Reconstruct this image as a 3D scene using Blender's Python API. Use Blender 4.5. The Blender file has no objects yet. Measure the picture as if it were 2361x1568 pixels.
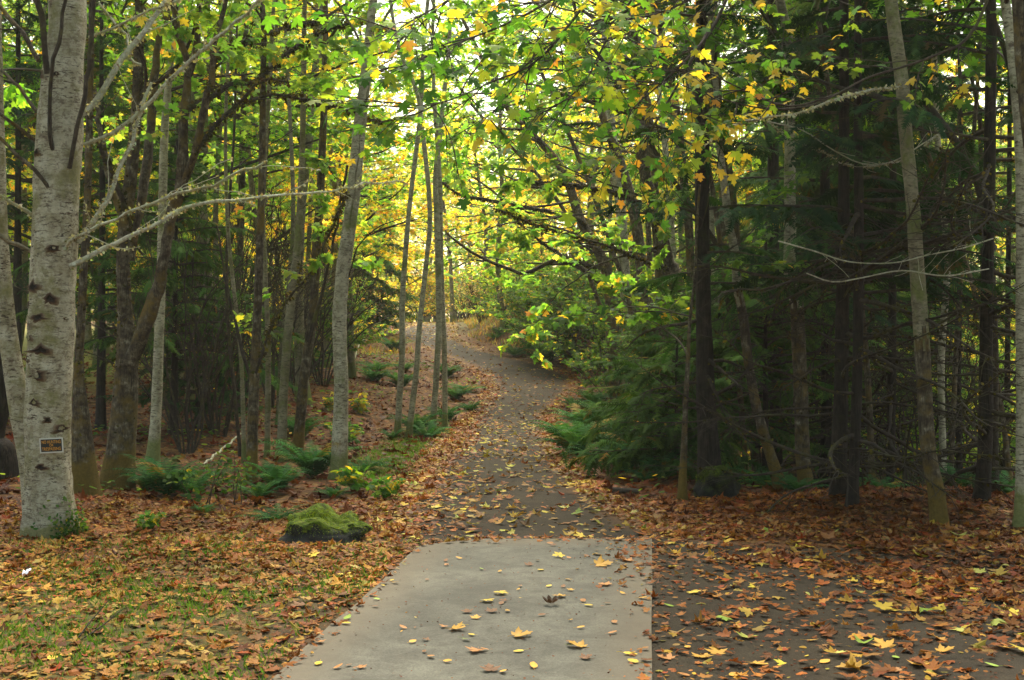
import bpy, math, random
import numpy as np
from mathutils import Vector

PI = math.pi
F = 2850.0            # focal length in units of a 2361-wide picture
EYE = 2.0
scene = bpy.context.scene
COL = scene.collection
UP = np.array([0, 0, 1.0])

# ------------------------------------------------------------------ helpers
def nrm(a):
    a = np.asarray(a, float)
    l = np.linalg.norm(a, axis=-1, keepdims=True)
    return a / np.maximum(l, 1e-9)

class MB:
    """collects numpy blocks of faces, links them as ONE mesh object"""
    def __init__(self):
        self.V, self.C, self.B, self.n = [], [], [], 0
    def add(self, V, Fc, mat=0, col=(.5, .5, .5)):
        V = np.asarray(V, float).reshape(-1, 3)
        Fc = np.asarray(Fc, int)
        if len(V) == 0 or len(Fc) == 0:
            return
        col = np.asarray(col, float)
        if col.ndim == 1:
            col = np.tile(col[:3], (len(V), 1))
        self.V.append(V); self.C.append(col)
        self.B.append((Fc + self.n, mat)); self.n += len(V)
    def mesh(self, name, mats, origin=(0, 0, 0), smooth=True):
        me = bpy.data.meshes.new(name)
        V = np.concatenate(self.V) - np.asarray(origin, float)
        C = np.concatenate(self.C)
        loops = np.concatenate([b.ravel() for b, m in self.B])
        sizes = np.concatenate([np.full(len(b), b.shape[1]) for b, m in self.B])
        mi = np.concatenate([np.full(len(b), m) for b, m in self.B])
        me.vertices.add(len(V)); me.vertices.foreach_set('co', V.astype(np.float32).ravel())
        me.loops.add(len(loops)); me.loops.foreach_set('vertex_index', loops.astype(np.int32))
        me.polygons.add(len(sizes))
        st = np.concatenate([[0], np.cumsum(sizes)[:-1]])
        me.polygons.foreach_set('loop_start', st.astype(np.int32))
        me.polygons.foreach_set('material_index', mi.astype(np.int32))
        me.update(calc_edges=True)
        me.polygons.foreach_set('use_smooth', np.full(len(sizes), smooth))
        at = me.attributes.new('col', 'FLOAT_COLOR', 'POINT')
        at.data.foreach_set('color', np.c_[C, np.ones(len(C))].astype(np.float32).ravel())
        for m in mats:
            me.materials.append(m)
        return me
    def build(self, name, mats, parent=None, origin=(0, 0, 0), smooth=True):
        if self.n == 0:
            return None
        if not isinstance(mats, (list, tuple)):
            mats = [mats]
        o = bpy.data.objects.new(name, self.mesh(name, mats, origin, smooth))
        COL.objects.link(o)
        if parent is not None:
            o.parent = parent
        return o

def merge(a, b, mat):
    """adds the wood of mesh b to mesh a as its second material"""
    for Fc, m in b.B: a.B.append((Fc + a.n, mat))
    a.V += b.V; a.C += b.C; a.n += b.n

def tag(o, label=None, cat=None, group=None, kind=None):
    if label: o['label'] = label
    if cat: o['category'] = cat
    if group: o['group'] = group
    if kind: o['kind'] = kind
    return o

def empty(name, loc, label, cat, group=None):
    o = bpy.data.objects.new(name, None)
    o.empty_display_size = .2
    o.location = loc
    COL.objects.link(o)
    return tag(o, label, cat, group)

def dup(root, loc, rz=0, s=(1, 1, 1), label=None, group=None):
    r = root.copy(); COL.objects.link(r)
    r.location = loc; r.rotation_euler = (0, 0, rz); r.scale = s
    if label: r['label'] = label
    if group: r['group'] = group
    for ch in list(root.children):
        c = ch.copy(); COL.objects.link(c); c.parent = r
        for g in list(ch.children):
            d = g.copy(); COL.objects.link(d); d.parent = c
    return r

def wp(px, py, d):
    return np.array([(px - 1180.5) * d / F, d, EYE + (784 - py) * d / F])

# ------------------------------------------------------------------ terrain
PY = np.array([-10, 0, 7.3, 12.3, 15.6, 21.4, 28, 34, 40, 43, 47, 52, 58, 64, 72, 82, 95, 140, 300.])
PL = np.array([-1.5, -1.4, -1.36, -1.34, -1.5, -1.47, -1.38, -1.14, -.75, -.98, -1.75, -3.3, -5.3, -5.95, -5.45, -7, -9, -12, -12.])
PR = np.array([2.0, 2.0, 1.9, 1.75, 1.2, .92, .88, 1.15, 2.0, 2.3, 1.1, -1.1, -2.75, -2.97, -3.5, -4.6, -6, -9, -9.])
PZ = np.array([0, 0, 0, 0, -.01, -.05, -.12, .04, .38, .70, 1.08, 1.53, 2.08, 2.54, 2.99, 3.15, 3.2, 3.2, 3.2])
_yy = np.linspace(-10, 300, 3101)
def _sm(a, w=21):
    k = np.hanning(w); k /= k.sum()
    b = np.interp(_yy, PY, a)
    return np.convolve(np.pad(b, w // 2, mode='edge'), k, 'valid')
_L, _R, _Z = _sm(PL, 31), _sm(PR, 31), _sm(PZ, 61)
def path_l(y): return np.interp(y, _yy, _L)
def path_r(y): return np.interp(y, _yy, _R)
def path_z(y): return np.interp(y, _yy, _Z)
def sstep(a, b, x):
    t = np.clip((x - a) / (b - a), 0, 1)
    return t * t * (3 - 2 * t)
def ground(x, y):
    x = np.asarray(x, float); y = np.asarray(y, float)
    z = path_z(y)
    sl = path_l(y) - x; sr = x - path_r(y)
    off = np.maximum(np.maximum(sl, sr), 0)
    rough = sstep(.3, 2.0, off)
    # a shallow hollow left of the path and a rising bank on the right further up
    zl = np.interp(y, [16, 20, 25, 35, 45, 60, 80], [0, .10, .32, .9, 1.28, 1.95, 2.85])
    wl = sstep(.8, 4.6, sl) * sstep(15, 20, y)
    z = z * (1 - wl) + zl * wl
    z = z + .35 * sstep(7, 16, sl) * sstep(20, 45, y)
    z = z + 2.6 * sstep(.2, 6.5, sr) * sstep(40, 54, y) * (1 - sstep(70, 90, y))
    z = z + .35 * sstep(.5, 4, sr) * sstep(22, 32, y) * (1 - sstep(40, 48, y))
    z = z + .16 * sstep(.3, 2.5, sr) * sstep(12, 16, y) * (1 - sstep(22, 30, y))
    z = z - .8 * sstep(9, 22, sr) * sstep(16, 40, y)
    z = z - 1.0 * sstep(2.0, 4.2, x) * sstep(14.4, 21, y) * (1 - sstep(30, 44, y))
    nz = (.07 * np.sin(x * 1.3 + 1.7 * np.sin(y * .5)) * np.sin(y * .9 + 1.1) + .03 * np.sin(x * 3.7 + y * 1.1) * np.sin(y * 3.1 - x * .7)
          + .015 * np.sin(x * 9.1 + 2) * np.sin(y * 7.7))
    far = sstep(6, 12, y)
    return z + nz * rough * (.35 + .65 * far)

# ------------------------------------------------------------------ materials
def mat_new(name):
    m = bpy.data.materials.new(name); m.use_nodes = True
    nt = m.node_tree; nt.nodes.clear()
    return m, nt, nt.nodes, nt.links

def N(nt, t, **kw):
    n = nt.nodes.new(t)
    for k, v in kw.items():
        setattr(n, k, v)
    return n

def ramp(nt, stops, interp='LINEAR'):
    r = nt.nodes.new('ShaderNodeValToRGB'); cr = r.color_ramp; cr.interpolation = interp
    while len(cr.elements) < len(stops):
        cr.elements.new(.5)
    for e, (p, c) in zip(cr.elements, stops):
        e.position = p; e.color = (*c, 1) if len(c) == 3 else c
    return r

def noise(nt, vec, scale, detail=4, rough=.6, dist=0):
    n = nt.nodes.new('ShaderNodeTexNoise')
    n.inputs['Scale'].default_value = scale; n.inputs['Detail'].default_value = detail
    n.inputs['Roughness'].default_value = rough; n.inputs['Distortion'].default_value = dist
    nt.links.new(vec, n.inputs['Vector'])
    return n

def mapping(nt, vec, sc):
    m = nt.nodes.new('ShaderNodeMapping'); m.inputs['Scale'].default_value = sc
    nt.links.new(vec, m.inputs['Vector'])
    return m.outputs[0]

def mix(nt, fac, a, b, mode='MIX'):
    m = nt.nodes.new('ShaderNodeMix'); m.data_type = 'RGBA'; m.blend_type = mode
    for s, v in ((m.inputs[0], fac), (m.inputs[6], a), (m.inputs[7], b)):
        if isinstance(v, (int, float)): s.default_value = v
        elif isinstance(v, tuple): s.default_value = (*v, 1)
        else: nt.links.new(v, s)
    return m.outputs[2]

def leaf_material(name, trans=.5, rough=.6, spec=.07, tint=(2.75, 2.3, 1.0), hue_var=.02, val_var=.25):
    m, nt, nd, lk = mat_new(name)
    out = N(nt, 'ShaderNodeOutputMaterial')
    at = N(nt, 'ShaderNodeAttribute', attribute_name='col')
    oi = N(nt, 'ShaderNodeObjectInfo')
    hs = N(nt, 'ShaderNodeHueSaturation')
    mr = N(nt, 'ShaderNodeMapRange')
    mr.inputs[3].default_value = 1 - val_var; mr.inputs[4].default_value = 1 + val_var
    lk.new(oi.outputs['Random'], mr.inputs[0]); lk.new(mr.outputs[0], hs.inputs['Value'])
    lk.new(at.outputs['Color'], hs.inputs['Color'])
    df = N(nt, 'ShaderNodeBsdfPrincipled')
    df.inputs['Roughness'].default_value = rough
    df.inputs['Specular IOR Level'].default_value = spec
    lk.new(hs.outputs[0], df.inputs['Base Color'])
    if trans > 0:
        tr = N(nt, 'ShaderNodeBsdfTranslucent')
        tc = mix(nt, 1.0, hs.outputs[0], tint, 'MULTIPLY')
        lk.new(tc, tr.inputs['Color'])
        ms = N(nt, 'ShaderNodeMixShader'); ms.inputs[0].default_value = trans
        lk.new(df.outputs[0], ms.inputs[1]); lk.new(tr.outputs[0], ms.inputs[2])
        lk.new(ms.outputs[0], out.inputs[0])
    else:
        lk.new(df.outputs[0], out.inputs[0])
    return m

def bark_material(name, stops, moss=(.05, .07, .012), moss_amt=.4, horiz=True, dark=(.03, .025, .02), band=.5,
                  fissure=0.0, bump=.5, scale=1.0, base_moss=0.0):
    """bark with lenticels/bands or vertical fissures, lichen blotches and moss patches, all in object space"""
    m, nt, nd, lk = mat_new(name)
    out = N(nt, 'ShaderNodeOutputMaterial'); bs = N(nt, 'ShaderNodeBsdfPrincipled')
    bs.inputs['Roughness'].default_value = .9; bs.inputs['Specular IOR Level'].default_value = .15
    lk.new(bs.outputs[0], out.inputs[0])
    tc = N(nt, 'ShaderNodeTexCoord').outputs['Object']
    n1 = noise(nt, tc, 7 * scale, 6, .65)
    c = ramp(nt, stops); lk.new(n1.outputs[0], c.inputs[0])
    colr = c.outputs[0]
    h = n1.outputs[0]
    if horiz:
        st = mapping(nt, tc, (8 * scale, 8 * scale, 30 * scale))
        n2 = noise(nt, st, 1.6, 5, .7)
        r2 = ramp(nt, [(.0, (1, 1, 1)), (.40, (1, 1, 1)), (.47, (0, 0, 0)), (1, (0, 0, 0))]); lk.new(n2.outputs[0], r2.inputs[0])
        f = N(nt, 'ShaderNodeMath', operation='MULTIPLY'); f.inputs[1].default_value = band; lk.new(r2.outputs[0], f.inputs[0])
        np_ = noise(nt, tc, 2.6, 4, .7); rp = ramp(nt, [(.40, (.35, .35, .35)), (.56, (1, 1, 1))]); lk.new(np_.outputs[0], rp.inputs[0])
        fp = N(nt, 'ShaderNodeMath', operation='MULTIPLY'); lk.new(f.outputs[0], fp.inputs[0]); lk.new(rp.outputs[0], fp.inputs[1]); f = fp
        colr = mix(nt, f.outputs[0], colr, dark)
        sb = mapping(nt, tc, (1.2, 1.2, 3.2 * scale))
        n3 = noise(nt, sb, 2.2, 5, .75)
        r3 = ramp(nt, [(.0, (0, 0, 0)), (.56, (0, 0, 0)), (.70, (1, 1, 1)), (1, (1, 1, 1))]); lk.new(n3.outputs[0], r3.inputs[0])
        f3 = N(nt, 'ShaderNodeMath', operation='MULTIPLY'); f3.inputs[1].default_value = band; lk.new(r3.outputs[0], f3.inputs[0])
        colr = mix(nt, f3.outputs[0], colr, tuple(x * 2.0 for x in dark))
        nb_ = noise(nt, tc, 16 * scale, 5, .75, .5); rb_ = ramp(nt, [(.52, (0, 0, 0)), (.64, (1, 1, 1))]); lk.new(nb_.outputs[0], rb_.inputs[0])
        fb = N(nt, 'ShaderNodeMath', operation='MULTIPLY'); fb.inputs[1].default_value = .75 * band; lk.new(rb_.outputs[0], fb.inputs[0])
        colr = mix(nt, fb.outputs[0], colr, tuple(x * 2.2 for x in dark))
        h = n2.outputs[0]
    if fissure > 0:
        sv = mapping(nt, tc, (26 * scale, 26 * scale, 3.2 * scale))
        n4 = noise(nt, sv, 1.0, 6, .7, 1.2)
        r4 = ramp(nt, [(.38, (0, 0, 0)), (.55, (1, 1, 1))]); lk.new(n4.outputs[0], r4.inputs[0])
        f4 = N(nt, 'ShaderNodeMath', operation='MULTIPLY_ADD'); f4.inputs[1].default_value = -fissure; f4.inputs[2].default_value = fissure
        lk.new(r4.outputs[0], f4.inputs[0])
        colr = mix(nt, f4.outputs[0], colr, dark)
        h = n4.outputs[0]
    if moss_amt > 0 or base_moss > 0:
        n5 = noise(nt, tc, 2.3, 7, .72)
        lo = .62 - .3 * moss_amt
        r5 = ramp(nt, [(lo, (0, 0, 0)), (lo + .13, (1, 1, 1))]); lk.new(n5.outputs[0], r5.inputs[0])
        fac = r5.outputs[0]
        if base_moss > 0:
            sp = N(nt, 'ShaderNodeSeparateXYZ'); lk.new(tc, sp.inputs[0])
            mr = N(nt, 'ShaderNodeMapRange'); mr.inputs[1].default_value = .05; mr.inputs[2].default_value = base_moss
            mr.inputs[3].default_value = .45; mr.inputs[4].default_value = 0
            lk.new(sp.outputs[2], mr.inputs[0])
            ad = N(nt, 'ShaderNodeMath', operation='ADD'); lk.new(n5.outputs[0], ad.inputs[0]); lk.new(mr.outputs[0], ad.inputs[1])
            lk.new(ad.outputs[0], r5.inputs[0])
        n6 = noise(nt, tc, 30, 3, .6)
        mc = mix(nt, n6.outputs[0], tuple(x * .5 for x in moss), tuple(min(1, x * 1.6) for x in moss))
        colr = mix(nt, fac, colr, mc)
    lk.new(colr, bs.inputs['Base Color'])
    bp = N(nt, 'ShaderNodeBump'); bp.inputs['Strength'].default_value = bump; bp.inputs['Distance'].default_value = .02
    lk.new(h, bp.inputs['Height']); lk.new(bp.outputs[0], bs.inputs['Normal'])
    return m

def attr_material(name, rough=.9, spec=.1, nscale=0, amt=.3):
    m, nt, nd, lk = mat_new(name)
    out = N(nt, 'ShaderNodeOutputMaterial'); bs = N(nt, 'ShaderNodeBsdfPrincipled')
    bs.inputs['Roughness'].default_value = rough; bs.inputs['Specular IOR Level'].default_value = spec
    at = N(nt, 'ShaderNodeAttribute', attribute_name='col')
    c = at.outputs['Color']
    if nscale:
        tc = N(nt, 'ShaderNodeTexCoord').outputs['Object']
        n = noise(nt, tc, nscale, 5, .65)
        r = ramp(nt, [(.3, (1 - amt,) * 3), (.7, (1 + amt,) * 3)]); lk.new(n.outputs[0], r.inputs[0])
        c = mix(nt, 1.0, c, r.outputs[0], 'MULTIPLY')
        bp = N(nt, 'ShaderNodeBump'); bp.inputs['Strength'].default_value = .5; bp.inputs['Distance'].default_value = .01
        lk.new(n.outputs[0], bp.inputs['Height']); lk.new(bp.outputs[0], bs.inputs['Normal'])
    lk.new(c, bs.inputs['Base Color']); lk.new(bs.outputs[0], out.inputs[0])
    return m

def flat_material(name, col, rough=.7, nscale=40, amt=.15):
    m, nt, nd, lk = mat_new(name)
    out = N(nt, 'ShaderNodeOutputMaterial'); bs = N(nt, 'ShaderNodeBsdfPrincipled')
    bs.inputs['Roughness'].default_value = rough
    tc = N(nt, 'ShaderNodeTexCoord').outputs['Object']
    n = noise(nt, tc, nscale, 4, .6)
    c = mix(nt, n.outputs[0], tuple(x * (1 - amt) for x in col), tuple(min(1, x * (1 + amt)) for x in col))
    lk.new(c, bs.inputs['Base Color']); lk.new(bs.outputs[0], out.inputs[0])
    return m

M = {}
M['leaf'] = leaf_material('maple_leaf_green', .55)
M['leaf_near'] = leaf_material('maple_leaf_bough', .5, val_var=.1, tint=(1.9, 1.8, .6))
M['needle'] = leaf_material('conifer_needles', .25, tint=(1.3, 1.3, .5), rough=.8, spec=.02)
M['fern'] = leaf_material('fern_frond', .3, rough=.75, spec=.03, tint=(1.3, 1.3, .5))
M['litter'] = leaf_material('fallen_leaf', .15, rough=.55, tint=(1.2, 1, .6), val_var=.08)
M['grass'] = leaf_material('grass_blade', .35, rough=.5)
M['birch'] = bark_material('white_alder_bark', [(.25, (.10, .085, .05)), (.40, (.24, .215, .14)), (.58, (.35, .325, .235)), (.8, (.45, .43, .33))],
                           moss=(.15, .14, .06), moss_amt=.42, band=1.0, dark=(.04, .027, .018), base_moss=.22, bump=.9)
M['alder'] = bark_material('grey_alder_bark', [(.25, (.10, .088, .055)), (.45, (.27, .25, .17)), (.65, (.40, .375, .27)), (.85, (.50, .475, .365))],
                           moss=(.13, .14, .05), moss_amt=.30, band=.9, dark=(.045, .035, .025), base_moss=.6, bump=.5)
M['thin'] = bark_material('young_tree_bark', [(.25, (.07, .058, .036)), (.5, (.17, .15, .095)), (.75, (.27, .245, .165))],
                          moss=(.10, .11, .035), moss_amt=.45, band=.8, dark=(.03, .025, .018), base_moss=.5, bump=.5)
M['maple'] = bark_material('mossy_maple_bark', [(.28, (.022, .017, .011)), (.46, (.065, .05, .032)), (.60, (.14, .12, .082)), (.76, (.34, .32, .24))],
                           moss=(.105, .072, .016), moss_amt=.40, horiz=False, fissure=.8, dark=(.015, .011, .008), bump=1.0, base_moss=.8, scale=1.5)
M['conifer'] = bark_material('dark_conifer_bark', [(.25, (.010, .008, .006)), (.5, (.026, .020, .015)), (.75, (.052, .039, .030))],
                             moss=(.028, .030, .010), moss_amt=.25, horiz=False, fissure=.9, dark=(.008, .006, .005), bump=1.0)
M['limb'] = bark_material('dark_limb_bark', [(.25, (.014, .011, .008)), (.5, (.04, .031, .022)), (.75, (.085, .07, .05))],
                          moss=(.06, .06, .015), moss_amt=.35, horiz=False, fissure=.3, dark=(.01, .008, .006), bump=.6, scale=2)
M['lichen'] = bark_material('lichen_covered_branch', [(.25, (.13, .105, .07)), (.45, (.34, .32, .23)), (.6, (.50, .50, .38)), (.85, (.60, .61, .48))],
                            moss=(.28, .30, .18), moss_amt=.5, horiz=False, fissure=.35, dark=(.06, .045, .035), bump=.8, scale=3)
M['fuzz'] = leaf_material('moss_tuft', .2, rough=.9, spec=.05)

# ------------------------------------------------------------------ geometry generators
def catmull(P, seg=.25, ns=None):
    P = np.asarray(P, float)
    if len(P) < 3:
        n = ns or max(2, int(np.linalg.norm(P[-1][:3] - P[0][:3]) / seg) + 1)
        t = np.linspace(0, 1, n)[:, None]
        return P[0] * (1 - t) + P[-1] * t
    Q = np.vstack([2 * P[0] - P[1], P, 2 * P[-1] - P[-2]])
    out = []
    for i in range(1, len(Q) - 2):
        n = max(2, int(np.linalg.norm(Q[i + 1][:3] - Q[i][:3]) / seg))
        for t in np.arange(n) / n:
            a, b, c, d = Q[i - 1], Q[i], Q[i + 1], Q[i + 2]
            out.append(.5 * (2 * b + (c - a) * t + (2 * a - 5 * b + 4 * c - d) * t * t + (3 * b - a - 3 * c + d) * t ** 3))
    out.append(Q[-2])
    return np.array(out)

def tube(mb, pts, rad, ns=8, mat=0, rng=None, rough=.06, flare=0, col=(.5, .5, .5), cap=True):
    pts = np.asarray(pts, float); n = len(pts)
    rad = np.broadcast_to(np.asarray(rad, float), (n,)).copy()
    T = nrm(np.gradient(pts, axis=0))
    ref = np.array([1.0, 0, 0]) if abs(T[0][0]) < .8 else np.array([0, 1.0, 0])
    A = np.empty_like(pts)
    a = nrm(ref - T[0] * ref.dot(T[0]))
    for i in range(n):
        a = nrm(a - T[i] * a.dot(T[i])); A[i] = a
    Bn = np.cross(T, A)
    th = np.arange(ns) * 2 * PI / ns
    R = np.tile(rad[:, None], (1, ns))
    if rng is not None and rough > 0:
        s = np.r_[0, np.cumsum(np.linalg.norm(np.diff(pts, axis=0), axis=1))]
        p = rng.uniform(0, 6.3, 8); q = rng.uniform(.6, 2.2, 4)
        R *= (1 + rough * (np.sin(2 * th[None] + p[0] + q[0] * s[:, None]) + .7 * np.sin(3 * th[None] + p[1] - q[1] * 1.7 * s[:, None])
                           + .5 * np.sin(5 * th[None] + p[2] + 3.1 * q[2] * s[:, None])
                           + .5 * np.sin(p[3] + 5 * q[3] * s[:, None] / max(rad[0] * 12, .3)))
              + rough * .35 * rng.standard_normal((n, ns)))
    if flare and rng is not None:
        h = pts[:, 2] - pts[0, 2]
        fl = flare * np.exp(-np.maximum(h, 0) / (rad[0] * 1.9 + .05))
        lob = 1 + .45 * np.sin(5 * th + rng.uniform(0, 6)) + .3 * np.sin(3 * th + rng.uniform(0, 6))
        R *= 1 + fl[:, None] * lob[None]
    V = pts[:, None] + R[..., None] * (np.cos(th)[None, :, None] * A[:, None] + np.sin(th)[None, :, None] * Bn[:, None])
    i = np.arange(n - 1)[:, None] * ns; j = np.arange(ns)[None]
    jn = (j + 1) % ns
    Q = np.stack([i + j, i + jn, i + ns + jn, i + ns + j], -1).reshape(-1, 4)
    mb.add(V.reshape(-1, 3), Q, mat, col)
    if cap:
        mb.add(V[-1], np.array([np.arange(ns)]), mat, col)
        mb.add(V[0], np.array([np.arange(ns)[::-1]]), mat, col)

# leaf templates: (verts x,y) , tris
def _fan(half, centre):
    right = half; left = [(-x, y) for x, y in half[-2:0:-1]]
    ring = right + left
    V = np.array([centre] + ring, float); n = len(ring)
    T = np.array([[0, 1 + i, 1 + (i + 1) % n] for i in range(n)])
    return V, T
MAPLE = _fan([(0, 0), (.20, -.12), (.47, -.08), (.33, .12), (.50, .20), (.70, .44), (.48, .46), (.36, .56), (.22, .44), (.24, .68), (.32, .80), (.15, .84), (0, 1.06)], (0, .28))
MAPLE_LO = _fan([(0, 0), (.46, -.06), (.30, .14), (.66, .44), (.22, .46), (.20, .78), (0, 1.05)], (0, .28))
OVAL = _fan([(0, 0), (.20, .15), (.30, .42), (.24, .72), (.10, .92), (0, 1)], (0, .45))
RHOMB = (np.array([(0, 0), (.38, .45), (0, 1), (-.38, .45)], float), np.array([[0, 1, 2], [0, 2, 3]]))
STAR = (np.array([(0, 0), (.60, .20), (.22, .36), (.36, .84), (0, .55), (-.36, .84), (-.22, .36), (-.60, .20)], float),
        np.array([[0, 1, 2], [2, 3, 4], [0, 2, 4], [0, 4, 6], [4, 5, 6], [0, 6, 7]]))
BLADE = (np.array([(.06, 0), (.03, .6), (0, 1), (-.06, 0)], float), np.array([[0, 1, 2], [0, 2, 3]]))
def _spray(n=11, w=.34, pw=.05, stem=.02):
    V, T = [], []
    V += [(-stem, 0), (stem, 0), (0, 1)]; T.append([0, 1, 2])
    for i in range(n):
        y = .06 + .88 * i / n
        l = w * (1 - .75 * (i / n)) * (.7 + .3 * math.sin(i * 2.3 + 1))
        for s in (-1, 1):
            k = len(V)
            V += [(0, y), (s * l, y + l * .75), (0, y + pw * 1.6)]
            T.append([k, k + 1, k + 2])
    return np.array(V), np.array(T)
SPRAY = _spray()

def place(mb, tpl, pos, head, normal, size, c1=0., c2=0., mat=0, col=None):
    """vectorised leaves: head = direction to the tip"""
    V2, T = tpl
    n = len(pos)
    if n == 0:
        return
    head = nrm(head); normal = nrm(normal - head * np.sum(normal * head, 1, keepdims=True))
    side = np.cross(head, normal)
    size = np.broadcast_to(np.asarray(size, float), (n,))
    c1 = np.broadcast_to(np.asarray(c1, float), (n,)); c2 = np.broadcast_to(np.asarray(c2, float), (n,))
    zz = c1[:, None] * (V2[None, :, 0] ** 2) * 2 + c2[:, None] * (V2[None, :, 1] ** 2)
    P = pos[:, None] + size[:, None, None] * (side[:, None] * V2[None, :, 0:1] + head[:, None] * V2[None, :, 1:2] + normal[:, None] * zz[..., None])
    nv = len(V2)
    Fc = (np.arange(n)[:, None, None] * nv + T[None]).reshape(-1, 3)
    mb.add(P.reshape(-1, 3), Fc, mat, np.repeat(col, nv, 0) if col is not None else (.5, .5, .5))

PAL = {
    'green': [(4, (0.0438, 0.125, 0.0132)), (4, (0.075, 0.194, 0.0176)), (3, (0.125, 0.25, 0.0198)), (.35, (0.438, 0.375, 0.022))],
    'lime': [(3, (0.066, 0.163, 0.0296)), (5, (0.114, 0.238, 0.0381)), (4, (0.192, 0.293, 0.0422)), (.9, (0.432, 0.367, 0.0528)), (.2, (0.504, 0.259, 0.0634))],
    'yellow': [(1, (0.077, 0.172, 0.0225)), (3, (0.187, 0.287, 0.03)), (4, (0.385, 0.391, 0.0375)), (3, (0.55, 0.437, 0.045)), (1, (0.55, 0.276, 0.045))],
    'bough': [(4, (0.045, 0.123, 0.0216)), (4, (0.0825, 0.189, 0.024)), (2.5, (0.165, 0.232, 0.03)), (1.0, (0.45, 0.334, 0.036)), (.2, (0.6, 0.261, 0.036))],
    'boughy': [(3, (0.0465, 0.117, 0.024)), (3, (0.114, 0.175, 0.03)), (3, (0.331, 0.264, 0.036)), (.5, (0.435, 0.233, 0.036))],
    'conifer': [(4, (0.015, 0.042, 0.0156)), (4, (0.024, 0.0588, 0.0195)), (2, (0.045, 0.0868, 0.026)), (.3, (0.09, 0.063, 0.026))],
    'cedar': [(4, (0.0316, 0.069, 0.0162)), (4, (0.0504, 0.101, 0.0221)), (2, (0.0791, 0.138, 0.0258)), (.3, (0.172, 0.115, 0.0221))],
    'moss': [(4, (.022, .022, .005)), (4, (.05, .046, .010)), (2, (.10, .09, .018)), (1, (.03, .02, .01))],
    'rockmoss': [(3, (0.0648, 0.11, 0.00792)), (4, (0.14, 0.206, 0.0119)), (3, (0.216, 0.289, 0.0198)), (1, (0.054, 0.0619, 0.0099))],
    'lichen': [(4, (.22, .23, .13)), (3, (.35, .36, .24)), (2, (.14, .12, .07))],
    'litter': [(5, (0.2, 0.0628, 0.0106)), (4, (0.266, 0.0899, 0.0152)), (3, (0.107, 0.0352, 0.0073)), (2.2, (0.279, 0.12, 0.0227)), (1.6, (0.332, 0.181, 0.0213)), (.7, (0.239, 0.0452, 0.00907)), (.5, (0.185, 0.15, 0.0182)), (.6, (0.266, 0.15, 0.0518))],
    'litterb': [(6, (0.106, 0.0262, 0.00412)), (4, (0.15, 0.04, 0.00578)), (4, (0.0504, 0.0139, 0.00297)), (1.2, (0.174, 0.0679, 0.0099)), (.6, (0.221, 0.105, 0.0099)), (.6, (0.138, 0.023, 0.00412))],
    'lawn': [(3, (0.161, 0.0533, 0.00918)), (3, (0.218, 0.0842, 0.0138)), (3, (0.297, 0.142, 0.0184)), (2, (0.309, 0.178, 0.0229)), (1.2, (0.218, 0.161, 0.0229)), (1.2, (0.104, 0.0333, 0.0069)), (.8, (0.322, 0.204, 0.0504)), (.4, (0.27, 0.0533, 0.00918))],
    'path': [(3, (0.429, 0.314, 0.0338)), (3, (0.363, 0.215, 0.0405)), (3, (0.248, 0.123, 0.0338)), (1.5, (0.396, 0.363, 0.081)), (1, (0.123, 0.0578, 0.0203)), (.4, (0.165, 0.231, 0.0338))],
    'brush': [(3, (0.225, 0.194, 0.095)), (3, (0.165, 0.114, 0.057)), (2, (0.27, 0.264, 0.114)), (2, (0.112, 0.158, 0.038)), (1, (0.3, 0.176, 0.0475))],
    'shrub': [(3, (0.0255, 0.068, 0.0153)), (4, (0.0467, 0.104, 0.0187)), (2, (0.085, 0.136, 0.0213)), (.4, (0.297, 0.224, 0.0255))],
    'fern': [(4, (0.0284, 0.0902, 0.0269)), (4, (0.0446, 0.123, 0.0353)), (2, (0.0729, 0.162, 0.042)), (.3, (0.162, 0.123, 0.0336))],
    'grass': [(4, (0.0347, 0.0918, 0.0112)), (4, (0.0546, 0.125, 0.0168)), (2, (0.0893, 0.131, 0.0336)), (1, (0.129, 0.144, 0.0504))],
}
def pal(rng, n, name, jit=.16):
    e = PAL[name]
    w = np.array([a for a, b in e], float); c = np.array([b for a, b in e])
    k = rng.choice(len(e), n, p=w / w.sum())
    return np.clip(c[k] * (1 + jit * rng.standard_normal((n, 1))) * (1 + jit * .4 * rng.standard_normal((n, 3))), .002, .85)

def rot_z(v, a):
    c, s = math.cos(a), math.sin(a)
    return np.array([v[0] * c - v[1] * s, v[0] * s + v[1] * c, v[2]])

def curve(rng, p, d, L, n=7, droop=0., wig=.12):
    P = [np.array(p, float)]; d = nrm(np.array(d, float)); st = L / n
    for i in range(n):
        d = d + wig * rng.standard_normal(3) * (1, 1, .7); d[2] -= droop * st
        d = nrm(d); P.append(P[-1] + d * st)
    return np.array(P)

def at_t(P, t):
    x = t * (len(P) - 1); i = min(int(x), len(P) - 2); f = x - i
    return P[i] * (1 - f) + P[i + 1] * f, nrm(P[i + 1] - P[i])

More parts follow.
